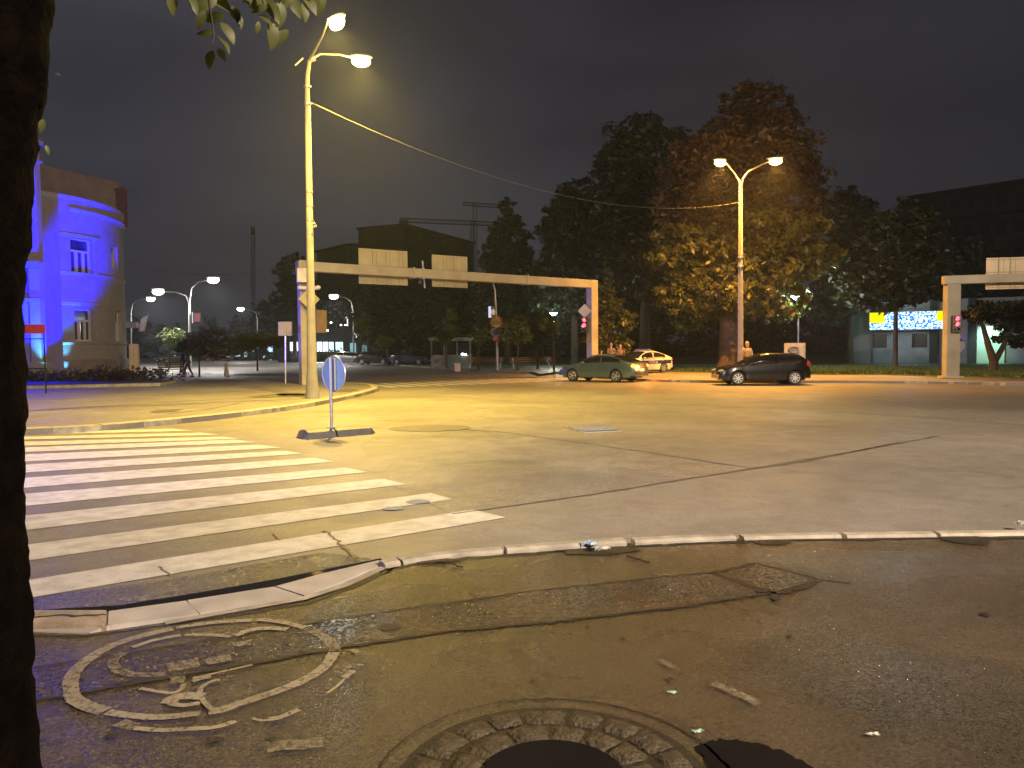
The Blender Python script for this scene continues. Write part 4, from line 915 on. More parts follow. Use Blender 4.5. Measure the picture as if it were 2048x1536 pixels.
tree(399, 752, 50, [(420, 686, 52, 24), (380, 695, 30, 18), (448, 700, 35, 15)], 5200, .13, leafmat('leaf_grey', (.035, .035, .045), (.075, .075, .085), .5, .2), 3.4, 'low dark umbrella-shaped tree on the left pavement', name='tree', clump=.2, shell=.3)
tree(340, 736, 79, [(345, 672, 28, 18), (352, 690, 26, 12)], 2600, .13, lf_light, 3, 'bright green small tree lit by the white lamp left of the umbrella-shaped one', clump=.2, shell=.3)
tree(515, 742, 64, [(500, 684, 45, 18), (540, 680, 40, 18), (470, 690, 30, 12)], 4200, .14, lf_mid, 3.4, 'wide low green tree between the umbrella-shaped tree and the signboard', clump=.2, shell=.3)
for px, by, Y, e, lab, n in ((1790, 748, 56, [(1800, 480, 80, 70), (1760, 560, 90, 60), (1830, 560, 60, 50)], 'dark tree standing in front of the lit LED sign', 8000), (1700, 738, 70, [(1700, 440, 55, 60), (1690, 540, 60, 70), (1660, 600, 50, 50)], 'tall dark tree right of the huge tree', 7000),
        (1900, 740, 72, [(1920, 540, 80, 70), (1990, 600, 60, 60)], 'dark tree behind the right gantry post', 6000)):
    tree(px, by, Y, e, n*2, .26, lf_dark, 12 if n != 8000 else 9, lab, grp='dark trees on the right of the park')
tr = thing('tree', A(1985, 748, 45)-Vector((0, 0, A(1985, 748, 45).z-ZP)), 'forked dark tree in front of the green-lit wall at the right edge', 'tree')
g = tr.location.copy(); 
MB().tube([g, A(1988, 725, 45), A(1975, 685, 45), A(1967, 655, 45), A(1960, 640, 45)], [.28, .24, .17, .12, .08], 10).tube([g+Vector((0, 0, .5)), A(2000, 705, 45), A(2012, 680, 45.5), A(2030, 650, 46)], [.2, .16, .12, .08], 10).build('trunk', m_bark, tr, smooth=True, fix=False)
foliage('crown', [E(1990, 625, 60, 28, 45), E(2030, 655, 40, 40, 46), E(1950, 620, 30, 18, 45)], 3500, .18, lf_dark, tr, .2, .3)
#==PART3==
# ------------------------------------------------------------------ the near tree at the left edge
tn = thing('tree', (-1.75, 1.9, ZN), 'black rough tree trunk filling the left edge, leafy twigs hanging from its branch', 'tree')
YT = 1.9
edge = [(-60, 104), (0, 96), (80, 94), (110, 98), (140, 92), (200, 80), (260, 74), (330, 66), (420, 60), (520, 50), (640, 47), (780, 50), (920, 51), (1050, 53), (1180, 60), (1290, 66), (1400, 71), (1536, 78), (1700, 88)]
b = MB(); RT = .36; n = 40; rows = []
ys = np.linspace(-220, 1900, 150)
vs = []
for i, y in enumerate(ys):
    ex = np.interp(y, [e[0] for e in edge], [e[1] for e in edge]); p = A(ex, y, YT)
    fi = math.atan2(p.x, YT); xc_ = p.x-RT
    for _ in range(6): D_ = math.hypot(xc_, YT); xc_ = YT*math.tan(fi-math.asin(RT/D_))
    p.x = xc_+RT
    for k in range(n):
        t = 2*math.pi*k/n; rr = RT*(1+.012*math.sin(t*9+i*.21)+.010*math.sin(t*17-i*.13)+.008*math.sin(i*.9+t*5)+rng.normal(0, .0035))
        vs.append((p.x-RT+rr*math.cos(t), YT+rr*math.sin(t), max(p.z, -.05)))
b.add(vs, [(i*n+k, i*n+(k+1) % n, (i+1)*n+(k+1) % n, (i+1)*n+k) for i in range(149) for k in range(n)])
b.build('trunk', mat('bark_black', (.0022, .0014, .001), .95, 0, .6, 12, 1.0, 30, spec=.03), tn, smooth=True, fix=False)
# twigs with leaves reaching into the top of the view
tp_ = A(80, -160, 1.9)
b = MB(); b.tube([tp_, A(200, -190, 2.2), A(380, -90, 2.6), A(520, -60, 2.9), A(640, -30, 3.1)], [.05, .035, .02, .012, .006], 8)
b.tube([A(380, -90, 2.6), A(415, -20, 2.6), A(428, 70, 2.62), A(425, 88, 2.62)], [.008, .005, .003, .002], 6)
b.tube([A(520, -60, 2.9), A(540, 0, 2.88), A(556, 50, 2.86)], [.008, .005, .003], 6)
b.tube([A(380, -90, 2.6), A(345, -30, 2.5)], [.006, .002], 6)
b.build('branch', m_bark, tn, smooth=True)
lfh = leafmat('leaf_hanging', (.065, .085, .022), (.14, .155, .045), .5, .5, 6)
def leaf(mb, px, py, L_, ang, Y, fold=.25, wd=.5, turn=0):
    c = A(px, py, Y); s = L_*Y/FPX; a = R(ang); d = Vector((math.cos(a), .25*math.sin(turn*3+px), -math.sin(a))).normalized()
    sd_ = Vector((d.z*-1, 0, d.x)); sd_ = (sd_*math.cos(turn)+Vector((0, 1, 0))*math.sin(turn)).normalized(); up = d.cross(sd_)
    n_ = 8; v = []
    for i in range(n_+1):
        u = i/n_; w_ = wd*s*math.sin(math.pi*min(1, u*1.0))**.75*(1.1-.45*u); m_ = c+d*(u-.5)*s+up*(-.10*s*(u-.5)**2*4)
        v += [m_+sd_*w_*.5+up*fold*w_*.4, m_, m_-sd_*w_*.5+up*fold*w_*.4]
    mb.add(v, [(i*3+j, (i+1)*3+j, (i+1)*3+j+1, i*3+j+1) for i in range(n_) for j in range(2)])
b = MB()
for px, py, L_, a, tu in ((345, 8, 46, 88, .2), (388, 10, 40, 70, .5), (420, 118, 42, 98, .1), (443, 108, 34, 60, .4), (449, 88, 44, 58, 1.2), (457, 65, 50, 62, .7), (470, 28, 46, 60, .5), (478, 40, 36, 75, .7), (410, 66, 34, 165, .9), (402, 40, 40, 120, .4), (425, 35, 50, 170, .8), (412, 8, 55, 140, .6), (440, 5, 60, 30, .5), (516, 55, 24, 105, .5), (530, 38, 44, 40, .9), (545, 70, 60, 95, .8), (563, 75, 46, 122, .05), (545, 20, 60, 60, .4), (560, 30, 56, 100, .6), (590, 12, 52, 65, .3), (576, 0, 50, 120, .5), (500, 5, 44, 60, .8), (610, 25, 40, 85, .8), (520, 15, 40, 150, .4), (620, 5, 55, 60, .6), (640, 2, 60, 100, .9)):
    leaf(b, px, py, L_, a, 2.6+(px-345)*.0013, .25, .50, tu)
for i in range(46):
    leaf(b, random.uniform(360, 650), random.uniform(-110, 2), random.uniform(38, 56), random.uniform(40, 140), random.uniform(2.5, 3.1), .25, .5, random.uniform(0, 1.2))
b.build('foliage', lfh, tn, smooth=True, fix=False)
b = MB(); leaf(b, 84, 252, 30, 100, 2.0, .3, .5, .3); leaf(b, 95, 300, 22, 80, 2.1, .3, .4, .6); leaf(b, 116, 148, 16, 30, 2.0, .3, .5, .6); b.build('sprout', lfh, tn, smooth=True, fix=False)
foliage('crown', [((-4.0, -2.0, 5.2), (3.2, 2.4, 1.3)), ((-.3, -.5, 3.8), (1.5, .8, .6)), ((-1.6, -1.6, 4.8), (1.8, 1.3, .8)), ((-6.5, -1.5, 5.2), (2.5, 2.4, 1.3)), ((-2.5, -.8, 4.6), (1.6, 1.0, .7))], 17000, .16, lfh, tn, .3, .0)  # crown overhead, out of view, added to block the rear lamps from the trunk
# ------------------------------------------------------------------ cars
def interp(x, pts): return float(np.interp(x, [p[0] for p in pts], [p[1] for p in pts]))
def carpaint(name, c, rough=.28, metal=.3): return mat(name, c, rough, metal, .04, 2, coat=.8)
def spline(pts, xs):
    X = np.array([p[0] for p in pts]); Z = np.array([p[1] for p in pts]); m_ = np.gradient(Z, X)
    d_ = np.diff(Z)/np.diff(X); m_[1:-1] = np.where(d_[:-1]*d_[1:] <= 0, 0, 2*d_[:-1]*d_[1:]/(d_[:-1]+d_[1:]+1e-9)); out = []
    for x in xs:
        i = min(max(np.searchsorted(X, x)-1, 0), len(X)-2); h = X[i+1]-X[i]; t = (x-X[i])/h
        out.append((2*t**3-3*t*t+1)*Z[i]+(t**3-2*t*t+t)*h*m_[i]+(-2*t**3+3*t*t)*Z[i+1]+(t**3-t*t)*h*m_[i+1])
    return out
def car(name, loc, rz, P, paint, label, rimmat, brake=False, group=None, stripe=None, lights=None, low=False, spokes=8):
    t = thing(name, loc, label, 'car', group, rz); WORLD[0] = False
    L, W_ = P['L'], P['W']; xf, xr = P['wheels']; rw = .315; ra = .375
    xs = sorted(set(list(np.linspace(0, L, 70))+[xf+ra*math.cos(a_) for a_ in np.linspace(0, math.pi, 13)]+[xr+ra*math.cos(a_) for a_ in np.linspace(0, math.pi, 13)]))
    top = spline(P['top'], xs); belt = spline(P['belt'], xs)
    rows = []
    for x, tz, bz in zip(xs, top, belt):
        e = abs(x-L/2)/(L/2); w_ = W_/2*(1-.17*max(0, (e-.62)/.38)**2.4); 
        zb = .20+(.10 if x < .3 or x > L-.3 else 0)
        za = zb
        for xc in (xf, xr):
            if abs(x-xc) < ra: za = max(za, .315+math.sqrt(max(0, ra*ra-(x-xc)**2)))
        bz = min(bz, tz-.03); h = tz-bz; k = min(1, h/.45)
        mid = max(za+.02, .2+(bz-.2)*.55); ml = max(za+.01, .34)
        wr = w_*.965-(.20*k)
        rows.append([(0, zb), (w_*.9, max(zb, za)-.0), (w_*.985, max(zb+.04, za+.005)), (w_*1.0, max(ml, za+.01)), (w_*1.0, max(mid, za+.015)), (w_*.965, bz), (w_*.965-.015*k, bz+.05*k), (w_*.965-.165*k, tz-.11*k-.0), (w_*.965-.20*k-.02, tz-.06*k), (wr*.72, tz-.012), (0, tz)])
    nr = 11; V = []
    for sgn in (1, -1):
        for x, r_ in zip(xs, rows):
            for y, z in r_: V.append((x-L/2, sgn*y, z))
    N = len(xs); half = N*nr
    G_ = {'body': [], 'windscreen': [], 'rear_window': [], 'side_window+': [], 'side_window-': [], 'stripe': []}
    for s_, sg in ((0, '+'), (1, '-')):
        for i in range(N-1):
            xm = (xs[i]+xs[i+1])/2
            for j in range(nr-1):
                f = (s_*half+i*nr+j, s_*half+(i+1)*nr+j, s_*half+(i+1)*nr+j+1, s_*half+i*nr+j+1)
                kk = 'body'
                if j == 6 and P['win'][0] < xm < P['win'][1] and not (abs(xm-P['bp']) < .045) and top[i]-belt[i] > .10: kk = 'side_window'+sg
                if j >= 8 and P['ws'][0] < xm < P['ws'][1]: kk = 'windscreen'
                if j >= 8 and P['rw'][0] < xm < P['rw'][1]: kk = 'rear_window'
                if stripe and j in (4,) and xm > .5: kk = 'body'
                G_[kk].append(f)
    # end caps
    for i in (0, N-1):
        for j in range(nr-1): G_['body'].append((i*nr+j, i*nr+j+1, half+i*nr+j+1, half+i*nr+j))
    for kk, fs in G_.items():
        if not fs: continue
        used = sorted({v for f in fs for v in f}); mp_ = {v: i for i, v in enumerate(used)}
        b = MB(); b.add([V[v] for v in used], [tuple(mp_[v] for v in f) for f in fs])
        o = b.build(kk.rstrip('+-'), paint if kk == 'body' else m_glass, t, smooth=True, ang=32)
        if kk != 'body': 
            sm = o.modifiers.new('t', 'SOLIDIFY'); sm.thickness = .006; sm.offset = 0
    MB().box((0, 0, .42), (L*.86, W_*.74, .3)).build('underbody', m_black, t, bevel=.05)
    hw = W_/2
    for xw in (xf, xr):
        for sg in (1, -1):
            c = Vector((xw-L/2, sg*(hw-.115), rw)); ty = MB(); ty.tube([c+Vector((0, sg*y, 0)) for y in (-.10, -.085, .085, .10)], [rw*.93, rw, rw, rw*.93], 26)
            to = ty.build('wheel', m_rubber, t, smooth=True)
            rm = MB(); cc = c+Vector((0, sg*.104, 0))
            for k in range(spokes):
                a_ = 2*math.pi*k/spokes; u = Vector((math.cos(a_), 0, math.sin(a_))); rm.beam(cc+u*.03, cc+u*.205, .012, .05 if spokes > 6 else .07)
            rm.tube([cc-Vector((0, sg*.01, 0)), cc+Vector((0, sg*.012, 0))], .055, 14)
            ringp = [cc+Vector((math.cos(a_), 0, math.sin(a_)))*.212 for a_ in np.linspace(0, 2*math.pi, 28)]; rm.tube(ringp, .012, 6, cap=False)
            rm.build('rim', rimmat, to)
    def both(fn):
        for sg in (1, -1): fn(sg)
    def zt(x): return interp(x, list(zip(xs, top)))
    def bw(x):
        e = abs(x-L/2)/(L/2); return W_/2*(1-.17*max(0, (e-.62)/.38)**2.4)
    mh = mat('headlamp_glass', (.55, .58, .6), .1, .2); 
    mt = glow('brake_glow', (1.0, .15, .02), 7) if brake else mat('taillamp_red', (.35, .02, .02), .2, emit=(.5, .02, .02), es=.15)
    for sg in (1, -1):
        MB().ell((.17-L/2, sg*bw(.2)*.80, .66), (.19, .16, .075), 8, 12, Matrix.Rotation(sg*-.5, 3, 'Z')).build('headlight', mh, t, smooth=True)
        hz = P.get('tz', .86); MB().ell((L-.12-L/2, sg*bw(L-.15)*.90, hz), (.12, .12, P.get('th', .09)), 8, 12, Matrix.Rotation(sg*.4, 3, 'Z')).build('tail_light', mt, t, smooth=True)
        xm = P['mir']; MB().ell((xm-L/2, sg*(hw+.08), .98), (.07, .11, .07), 8, 10).beam((xm-L/2, sg*(hw-.08), .95), (xm-L/2, sg*(hw+.04), .96), .05, .03).build('mirror', paint, t, smooth=True)
        for xh in P['handles']: MB().box((xh-L/2, sg*(hw*.995), .80), (.16, .03, .025)).build('door_handle', rimmat if False else paint, t, bevel=.005)
        for xd in P['doors']:
            z1 = interp(xd, list(zip(xs, belt))); MB().box((xd-L/2, sg*(hw*.985+.0), (z1+.28)/2), (.008, .03, z1-.30)).build('door_seam', m_black, t)
    MB().box((L-.02-L/2, 0, P.get('plz', .60)), (.05, .52, .12)).build('number_plate', mat('plate_white', (.6, .6, .58), .5), t)
    MB().box((.02-L/2, 0, .48), (.05, .52, .11)).build('number_plate', MATS['plate_white'], t)
    MB().box((.03-L/2, 0, .60), (.04, .9, .07)).build('grille', m_black, t)
    for sg in (1, -1):
        tp__ = [(x-L/2, sg*(bw(x)*.965+.008), interp(x, list(zip(xs, belt)))+.012) for x in np.linspace(P['win'][0]-.1, P['win'][1], 14)]; MB().tube(tp__, .011, 6).build('window_trim', mat('chrome', (.6, .6, .6), .2, .9), t, smooth=True)
    b = MB(); b.box((L-.10-L/2, 0, .36), (.16, W_*.86, .12)); b.build('bumper', m_black, t, bevel=.03)
    WORLD[0] = True; return t
HATCH = dict(L=4.2, W=1.74, wheels=(.86, 3.44), top=[(0, .52), (.06, .66), (.3, .78), (.75, .88), (1.08, .95), (1.5, 1.20), (1.95, 1.41), (2.4, 1.475), (2.9, 1.47), (3.4, 1.44), (3.74, 1.37), (3.97, 1.18), (4.10, .98), (4.17, .75), (4.2, .48)],
             belt=[(0, .45), (.3, .72), (1.0, .88), (2.0, .93), (3.2, 1.0), (3.8, 1.05), (4.2, 1.0)], win=(1.35, 3.72), bp=2.62, ws=(1.12, 1.95), rw=(3.72, 4.04), mir=1.55, handles=(2.55,), doors=(1.35, 2.75), tz=.95, th=.15, plz=.75)
LIFT = dict(L=4.6, W=1.80, wheels=(.92, 3.56), top=[(0, .50), (.06, .66), (.3, .78), (.8, .90), (1.2, .97), (1.6, 1.2), (2.05, 1.40), (2.5, 1.455), (3.0, 1.44), (3.5, 1.32), (4.0, 1.13), (4.3, 1.03), (4.5, .98), (4.57, .8), (4.6, .48)],
            belt=[(0, .45), (.3, .70), (1.1, .88), (2.2, .94), (3.4, .98), (4.0, 1.0), (4.6, .97)], win=(1.5, 3.75), bp=2.62, ws=(1.22, 2.05), rw=(3.35, 4.28), mir=1.65, handles=(2.5, 3.45), doors=(1.45, 2.62, 3.55), tz=.84, th=.10, plz=.62)
def put(P, fpx, fpy, rpx, rpy, ang=None, z=0):
    # near-side wheels' contact points -> location and heading
    rr_ = G(rpx, rpy, z)
    if ang is None:
        ff = G(fpx, fpy, z); d = (rr_-ff).normalized(); a_ = math.atan2(d.y, d.x)
    else: a_ = ang
    u = Vector((math.cos(a_), math.sin(a_), 0)); nn_ = Vector((u.y, -u.x, 0))      # towards the camera
    return rr_-nn_*(P['W']/2)-u*(P['wheels'][1]-P['L']/2), a_
m_alloy = mat('alloy_rim', (.55, .55, .57), .35, .6)
loc, a_ = put(HATCH, 1477, 768, 1592, 770, ang=R(-1)); loc.y += .1
car('black_hatchback', loc, a_, HATCH, carpaint('paint_black', (.012, .012, .014), .2, .2), 'small black two-door hatchback stopped beside the right lamp post', mat('wheel_cover', (.72, .72, .74), .5, .1), spokes=8)
loc, a_ = put(LIFT, 1150, 762, 1231, 764.5, ang=R(-37))
gc = car('green_liftback', loc, a_, LIFT, carpaint('paint_green', (.12, .18, .165), .25, .5), 'green liftback with glowing brake lights stopped near the far gantry post', m_alloy, brake=True, spokes=5)
WORLD[0] = False; MB().ell((.35-2.3, .0, .0), (.01, .01, .01)); WORLD[0] = True
p = Vector(loc)+Vector((math.cos(a_), math.sin(a_), 0))*2.5; lamp('lamp_light', 'POINT', (p.x, p.y, .8), 60, (1, .18, .04), .15, parent=None).name = 'brake_light_beam'
loc, a_ = put(LIFT, 1266, 748, 1328, 745.5, ang=R(38), z=ZP)
pc_ = car('police_car', loc, a_, LIFT, carpaint('paint_white', (.62, .60, .55), .3, .05), 'white police car with a dark blue side band parked behind the green car', m_alloy, spokes=5)
WORLD[0] = False
mbl = mat('police_blue', (.02, .025, .12), .35)
for sg in (1, -1):
    b = MB(); v = []; xs_ = np.linspace(.95, 4.35, 20)
    for x in xs_:
        e = abs(x-2.3)/2.3; w_ = .90*(1-.17*max(0, (e-.62)/.38)**2.4)+.006
        v += [(x-2.3, sg*w_, .58+.03*(x-1)/3.4), (x-2.3, sg*(w_*.99), .80+.04*(x-1)/3.4)]
    b.add(v, [(i*2, i*2+1, i*2+3, i*2+2) for i in range(19)]); o = b.build('side_band', mbl, pc_); o.modifiers.new('t', 'SOLIDIFY').thickness = .004
    tt = text('POLICIJA', Vector((0, 0, 0)), .22, mat('police_letter', (.62, .50, .55), .5), None)
    tt.data.transform(Matrix.Translation((.25, sg*.915, .70)) @ (Matrix.Rotation(math.pi if sg > 0 else 0, 4, 'Z'))); tt.parent = pc_
MB().box((.25, 0, 1.50), (.26, 1.15, .10)).build('light_bar', mat('lightbar_blue', (.12, .12, .3), .25), pc_, bevel=.03)
WORLD[0] = True
# parked cars far along the left street
DK = [carpaint('paint_dark', (.015, .015, .018)), carpaint('paint_navy', (.02, .035, .09)), carpaint('paint_red', (.20, .02, .03)), carpaint('paint_silver', (.25, .26, .28))]
def farcar(px, base_py, Y, a, P, m, label, brake=False):
    g = A(px, base_py, Y); g.z = ZP if Y < 150 else 0; return car('parked_car', g, a, P, m, label, m_alloy, group='cars parked along the far left street', brake=brake, spokes=5)
farcar(752, 726, 88, R(165), HATCH, DK[0], 'dark parked car just right of the keep-right sign')
farcar(700, 722, 95, R(170), HATCH, DK[3], 'silver parked car half hidden behind the dark parked one')
farcar(822, 727, 86, R(160), LIFT, DK[1], 'dark blue parked car left of the kiosk')
farcar(436, 716, 125, R(175), LIFT, DK[2], 'dark red parked car seen between the small left trees')
farcar(342, 722, 105, R(60), HATCH, DK[0], 'dark car with lit brake lights behind the umbrella-shaped tree', brake=True)
# ------------------------------------------------------------------ people
m_skin = mat('skin', (.45, .27, .19), .6); m_hair = mat('hair_dark', (.03, .02, .015), .8, 0, .3, 40, .5, 80); m_blond = mat('hair_blond', (.50, .36, .18), .7, 0, .2, 40, .5, 80)
def skinned(name, chains, m, parent, lv=1):
    vs = []; es = []; rs = []; idx = {}
    def vid(p, r):
        key = tuple(round(c, 4) for c in p)
        if key not in idx: idx[key] = len(vs); vs.append(p); rs.append(r)
        return idx[key]
    for ch in chains:
        pr = None
        for p, r in ch:
            i = vid(p, r)
            if pr is not None and pr != i: es.append((pr, i))
            pr = i
    me = bpy.data.meshes.new(name); me.from_pydata(vs, es, []); o = bpy.data.objects.new(name, me); col.objects.link(o)
    sk = o.modifiers.new('skin', 'SKIN'); sk.use_smooth_shade = True
    for i, r in enumerate(rs): me.skin_vertices[0].data[i].radius = (r, r) if not hasattr(r, '__len__') else r
    me.skin_vertices[0].data[0].use_root = True
    if lv: sb = o.modifiers.new('sub', 'SUBSURF'); sb.levels = lv; sb.render_levels = lv
    me.materials.append(m); o.parent = parent; return o
def person(loc, rz, h, label, top_c, leg_c, hair=m_hair, arms='down', stride=.1, backpack=None, longcoat=False, bald=False, grp=None, headyaw=0):
    t = thing('person', loc, label, 'person', grp, rz); s = h/1.75
    def S(x, y, z): return (x*s, y*s, z*s)
    hipL, hipR = S(.09, 0, .92), S(-.09, 0, .92); pel = S(0, 0, .97); ch = S(0, .01, 1.22); nk = S(0, 0, 1.46)
    kL, kR = S(.10, -.02-stride*.5, .50), S(-.10, -.02+stride*.3, .50); aL, aR = S(.10, -stride, .09), S(-.10, stride, .09)
    shL, shR = S(.18, 0, 1.40), S(-.18, 0, 1.40)
    if arms == 'down': eL, eR, hL, hR = S(.25, .03, 1.12), S(-.25, .03, 1.12), S(.26, -.06, .88), S(-.26, -.06, .88)
    elif arms == 'folded': eL, eR, hL, hR = S(.25, -.08, 1.14), S(-.25, -.08, 1.14), S(.04, -.22, 1.20), S(-.04, -.21, 1.14)
    else: eL, eR, hL, hR = S(.26, -.06, 1.12), S(-.25, .03, 1.12), S(.14, -.22, 1.36), S(-.26, -.06, .88)
    def fing(hd, el):
        hd = Vector(hd); d = (hd-Vector(el)).normalized(); sd = d.cross(Vector((0, 1, 0))).normalized(); out = []
        for k, ll in zip((-1.5, -.5, .5, 1.5), (.07, .085, .08, .065)):
            k0 = hd+d*.05*s+sd*.016*k*s; out.append([(tuple(hd), .025*s), (tuple(k0), .009*s), (tuple(k0+d*ll*.6*s+Vector((0, -.01, 0))), .008*s), (tuple(k0+d*ll*s+Vector((0, -.03*s, 0))), .006*s)])
        out.append([(tuple(hd), .025*s), (tuple(hd+sd*.035*s+d*.02*s), .010*s), (tuple(hd+sd*.05*s+d*.05*s), .008*s)])
        return out
    body = [[(pel, (.13*s, .10*s)), (ch, (.14*s, .10*s)), (nk, .06*s), (S(0, -.01, 1.53), .055*s), (S(0, -.015, 1.60), (.075*s, .09*s)), (S(0, -.01, 1.68), (.078*s, .095*s)), (S(0, 0, 1.735), .045*s)],
            [(pel, .12*s), (hipL, .085*s), (kL, .055*s), (aL, .04*s), (S(.10, -stride-.16, .04), .035*s)], [(pel, .12*s), (hipR, .085*s), (kR, .055*s), (aR, .04*s), (S(-.10, stride-.16, .04), .035*s)],
            [(ch, .12*s), (shL, .06*s), (eL, .042*s), (hL, .028*s)], [(ch, .12*s), (shR, .06*s), (eR, .042*s), (hR, .028*s)]]+fing(hL, eL)+fing(hR, eR)
    body.append([(S(0, -.01, 1.68), .078*s), (S(0, -.11, 1.645), .014*s)])     # nose
    for sg in (1, -1): body.append([(S(0, -.015, 1.60), .07*s), (S(sg*.085, .01, 1.63), .018*s)])   # ears
    skinned('body', body, m_skin, t)
    WORLD[0] = False
    for sg in (1, -1): MB().ell(S(sg*.03, -.095, 1.675), (.013*s, .008*s, .008*s), 6, 8).build('eye', m_black, t)
    MB().box(S(0, -.098, 1.59), (.05*s, .01*s, .01*s)).build('mouth', mat('lip', (.30, .10, .09), .6), t)
    hm = MB()
    if not bald:
        hm.ell(S(0, .018, 1.685), (.095*s, .105*s, .10*s), 8, 12)
        if hair is m_blond: hm.ell(S(0, .05, 1.60), (.10*s, .08*s, .15*s), 8, 12)
    else: hm.ell(S(0, .035, 1.66), (.088*s, .085*s, .07*s), 8, 12)
    hm.build('hair', hair, t, smooth=True)
    WORLD[0] = True
    jz = .88 if not longcoat else .62
    skinned('jacket', [[(S(0, .01, jz), (.19*s, .13*s) if longcoat else (.165*s, .12*s)), (S(0, 0, 1.08), (.15*s, .11*s)), (S(0, .01, 1.28), (.17*s, .12*s)), (S(0, 0, 1.40), (.13*s, .10*s)), (S(0, .0, 1.46), (.075*s, .075*s))],
                       [(S(0, .01, 1.28), .14*s), (shL, .078*s), (eL, .06*s), (tuple(Vector(eL).lerp(Vector(hL), .85)), .042*s)], [(S(0, .01, 1.28), .14*s), (shR, .078*s), (eR, .06*s), (tuple(Vector(eR).lerp(Vector(hR), .85)), .042*s)]], top_c, t)
    skinned('trousers', [[(S(0, 0, .98), (.14*s, .11*s)), (hipL, .105*s), (kL, .075*s), (tuple(Vector(aL)+Vector((0, 0, .02))), .055*s)], [(S(0, 0, .98), (.14*s, .11*s)), (hipR, .105*s), (kR, .075*s), (tuple(Vector(aR)+Vector((0, 0, .02))), .055*s)]], leg_c, t)
    WORLD[0] = False
    for sg, y in ((1, -stride), (-1, stride)): MB().ell(S(sg*.10, y-.06, .045), (.05*s, .14*s, .05*s), 8, 12).build('shoe', m_black, t, smooth=True)
    if backpack: MB().ell(S(0, .19, 1.22), (.15*s, .10*s, .21*s), 8, 12).box(S(0, .12, 1.30), (.30*s, .04*s, .3*s)).build('backpack', backpack, t, smooth=True)
    WORLD[0] = True
    return t
c_olive = mat('cloth_olive', (.10, .08, .05), .85, 0, .2, 12); c_brown = mat('cloth_brown', (.14, .09, .07), .85, 0, .2, 12); c_navy = mat('cloth_navy', (.03, .03, .09), .85, 0, .2, 12); c_tan = mat('cloth_tan', (.52, .40, .28), .85, 0, .15, 12); c_jean = mat('cloth_denim', (.05, .05, .08), .85, 0, .2, 12); c_yel = mat('cloth_ochre', (.50, .34, .12), .85, 0, .2, 12)
def stand(px, head_py, h, z=ZP):
    Y = (h-EYE+z)*FPX/(hor(px)-head_py) if abs(hor(px)-head_py) > 3 else 45
    return Y
for px, hp, hh, lab, tc_, yaw, ar, bald, Y in ((1222, 685.5, 1.86, 'bearded man in a dark olive jacket, left of the two behind the green car', c_olive, .3, 'folded', False, 49), (1240, 689, 1.76, 'balding man in a brown jacket, right of the two men behind the green car', c_brown, .7, 'up', True, 48.5)):
    g = A(px, 700, Y); g.z = ZP; zt_ = A(px, hp, Y).z-ZP; person(g, yaw, zt_, lab, tc_, c_jean, arms=ar, bald=bald, grp='two men behind the green car')
    if not bald:
        pass
g = A(1202, 700, 49); g.z = ZP; person(g, 2.0, A(1202, 700, 49).z-ZP, 'shorter person in an ochre top right beside the far gantry post', c_yel, c_jean, arms='down')
g = A(1494, 700, 43); g.z = ZP; person(g, math.pi, A(1494, 684, 43).z-ZP, 'blond person in a tan jacket with a backpack beside the right lamp post', c_tan, c_olive, hair=m_blond, backpack=mat('pack_tan', (.48, .34, .20), .8))
g = G(366, 750, ZP); person(g, -1.0, A(366, 697, g.y).z-ZP, 'person in a navy coat under the umbrella-shaped tree, left of the pair', c_navy, c_navy, longcoat=True, stride=.2, grp='pair walking on the left pavement')
g = G(377, 754, ZP); person(g, -1.3, A(377, 696, g.y).z-ZP, 'taller person in dark clothes under the umbrella-shaped tree, right of the pair', mat('cloth_blue', (.04, .04, .07), .85), c_navy, stride=.25, grp='pair walking on the left pavement')
# bench behind them, bollard, bin, kiosk, bench, board
def bench(p, rz, label, L_=1.7):
    t = thing('park_bench', p, label, 'bench', 'park benches', rz); WORLD[0] = False; mw = mat('bench_wood', (.16, .10, .06), .7, 0, .25, 8)
    b = MB(); [b.box((0, -.18+.14*i, .45), (L_, .11, .035)) for i in range(3)]; b.build('seat', mw, t)
    b = MB(); [b.box((0, .25+.03*i, .60+.15*i), (L_, .03, .10)) for i in range(3)]; b.build('backrest', mw, t)
    for sg in (1, -1): MB().box((sg*L_*.42, 0, .22), (.06, .44, .44)).box((sg*L_*.42, .27, .66), (.05, .05, .52)).build('leg', m_steel, t)
    WORLD[0] = True; return t
g = A(1062, 735, 62); g.z = ZP; bench(g, .1, 'brown slatted bench on the grass between the small street trees', 3.4)
g = A(970, 733, 66); g.z = ZP; bench(g, -.2, 'greyish slatted bench left of the sign post', 3.2)
g = G(346, 752, ZP); bench(g, .9, 'dark bench beside the walking pair at the end of the flower bed', 1.8)
g = G(453, 752, ZP); t = thing('bollard', g, 'short round-headed stone bollard on the left pavement', 'bollard')
MB().tube([g, g+Vector((0, 0, .35)), g+Vector((0, 0, .55)), g+Vector((0, 0, .62))], [.16, .14, .11, .08], 12).build('shaft', m_kerb, t, smooth=True); MB().ell(g+Vector((0, 0, .72)), (.14, .14, .15), 8, 12).build('ball', m_kerb, t, smooth=True)
g = A(915, 740, 57); g.z = ZP; t = thing('litter_bin', g, 'pale square litter bin in front of the kiosk', 'litter bin')
MB().box(g+Vector((0, 0, .28)), (.42, .4, .55)).build('body', mat('bin_white', (.55, .48, .44), .7), t, bevel=.02); MB().box(g+Vector((0, 0, .58)), (.47, .45, .05)).build('lid', m_steel, t)
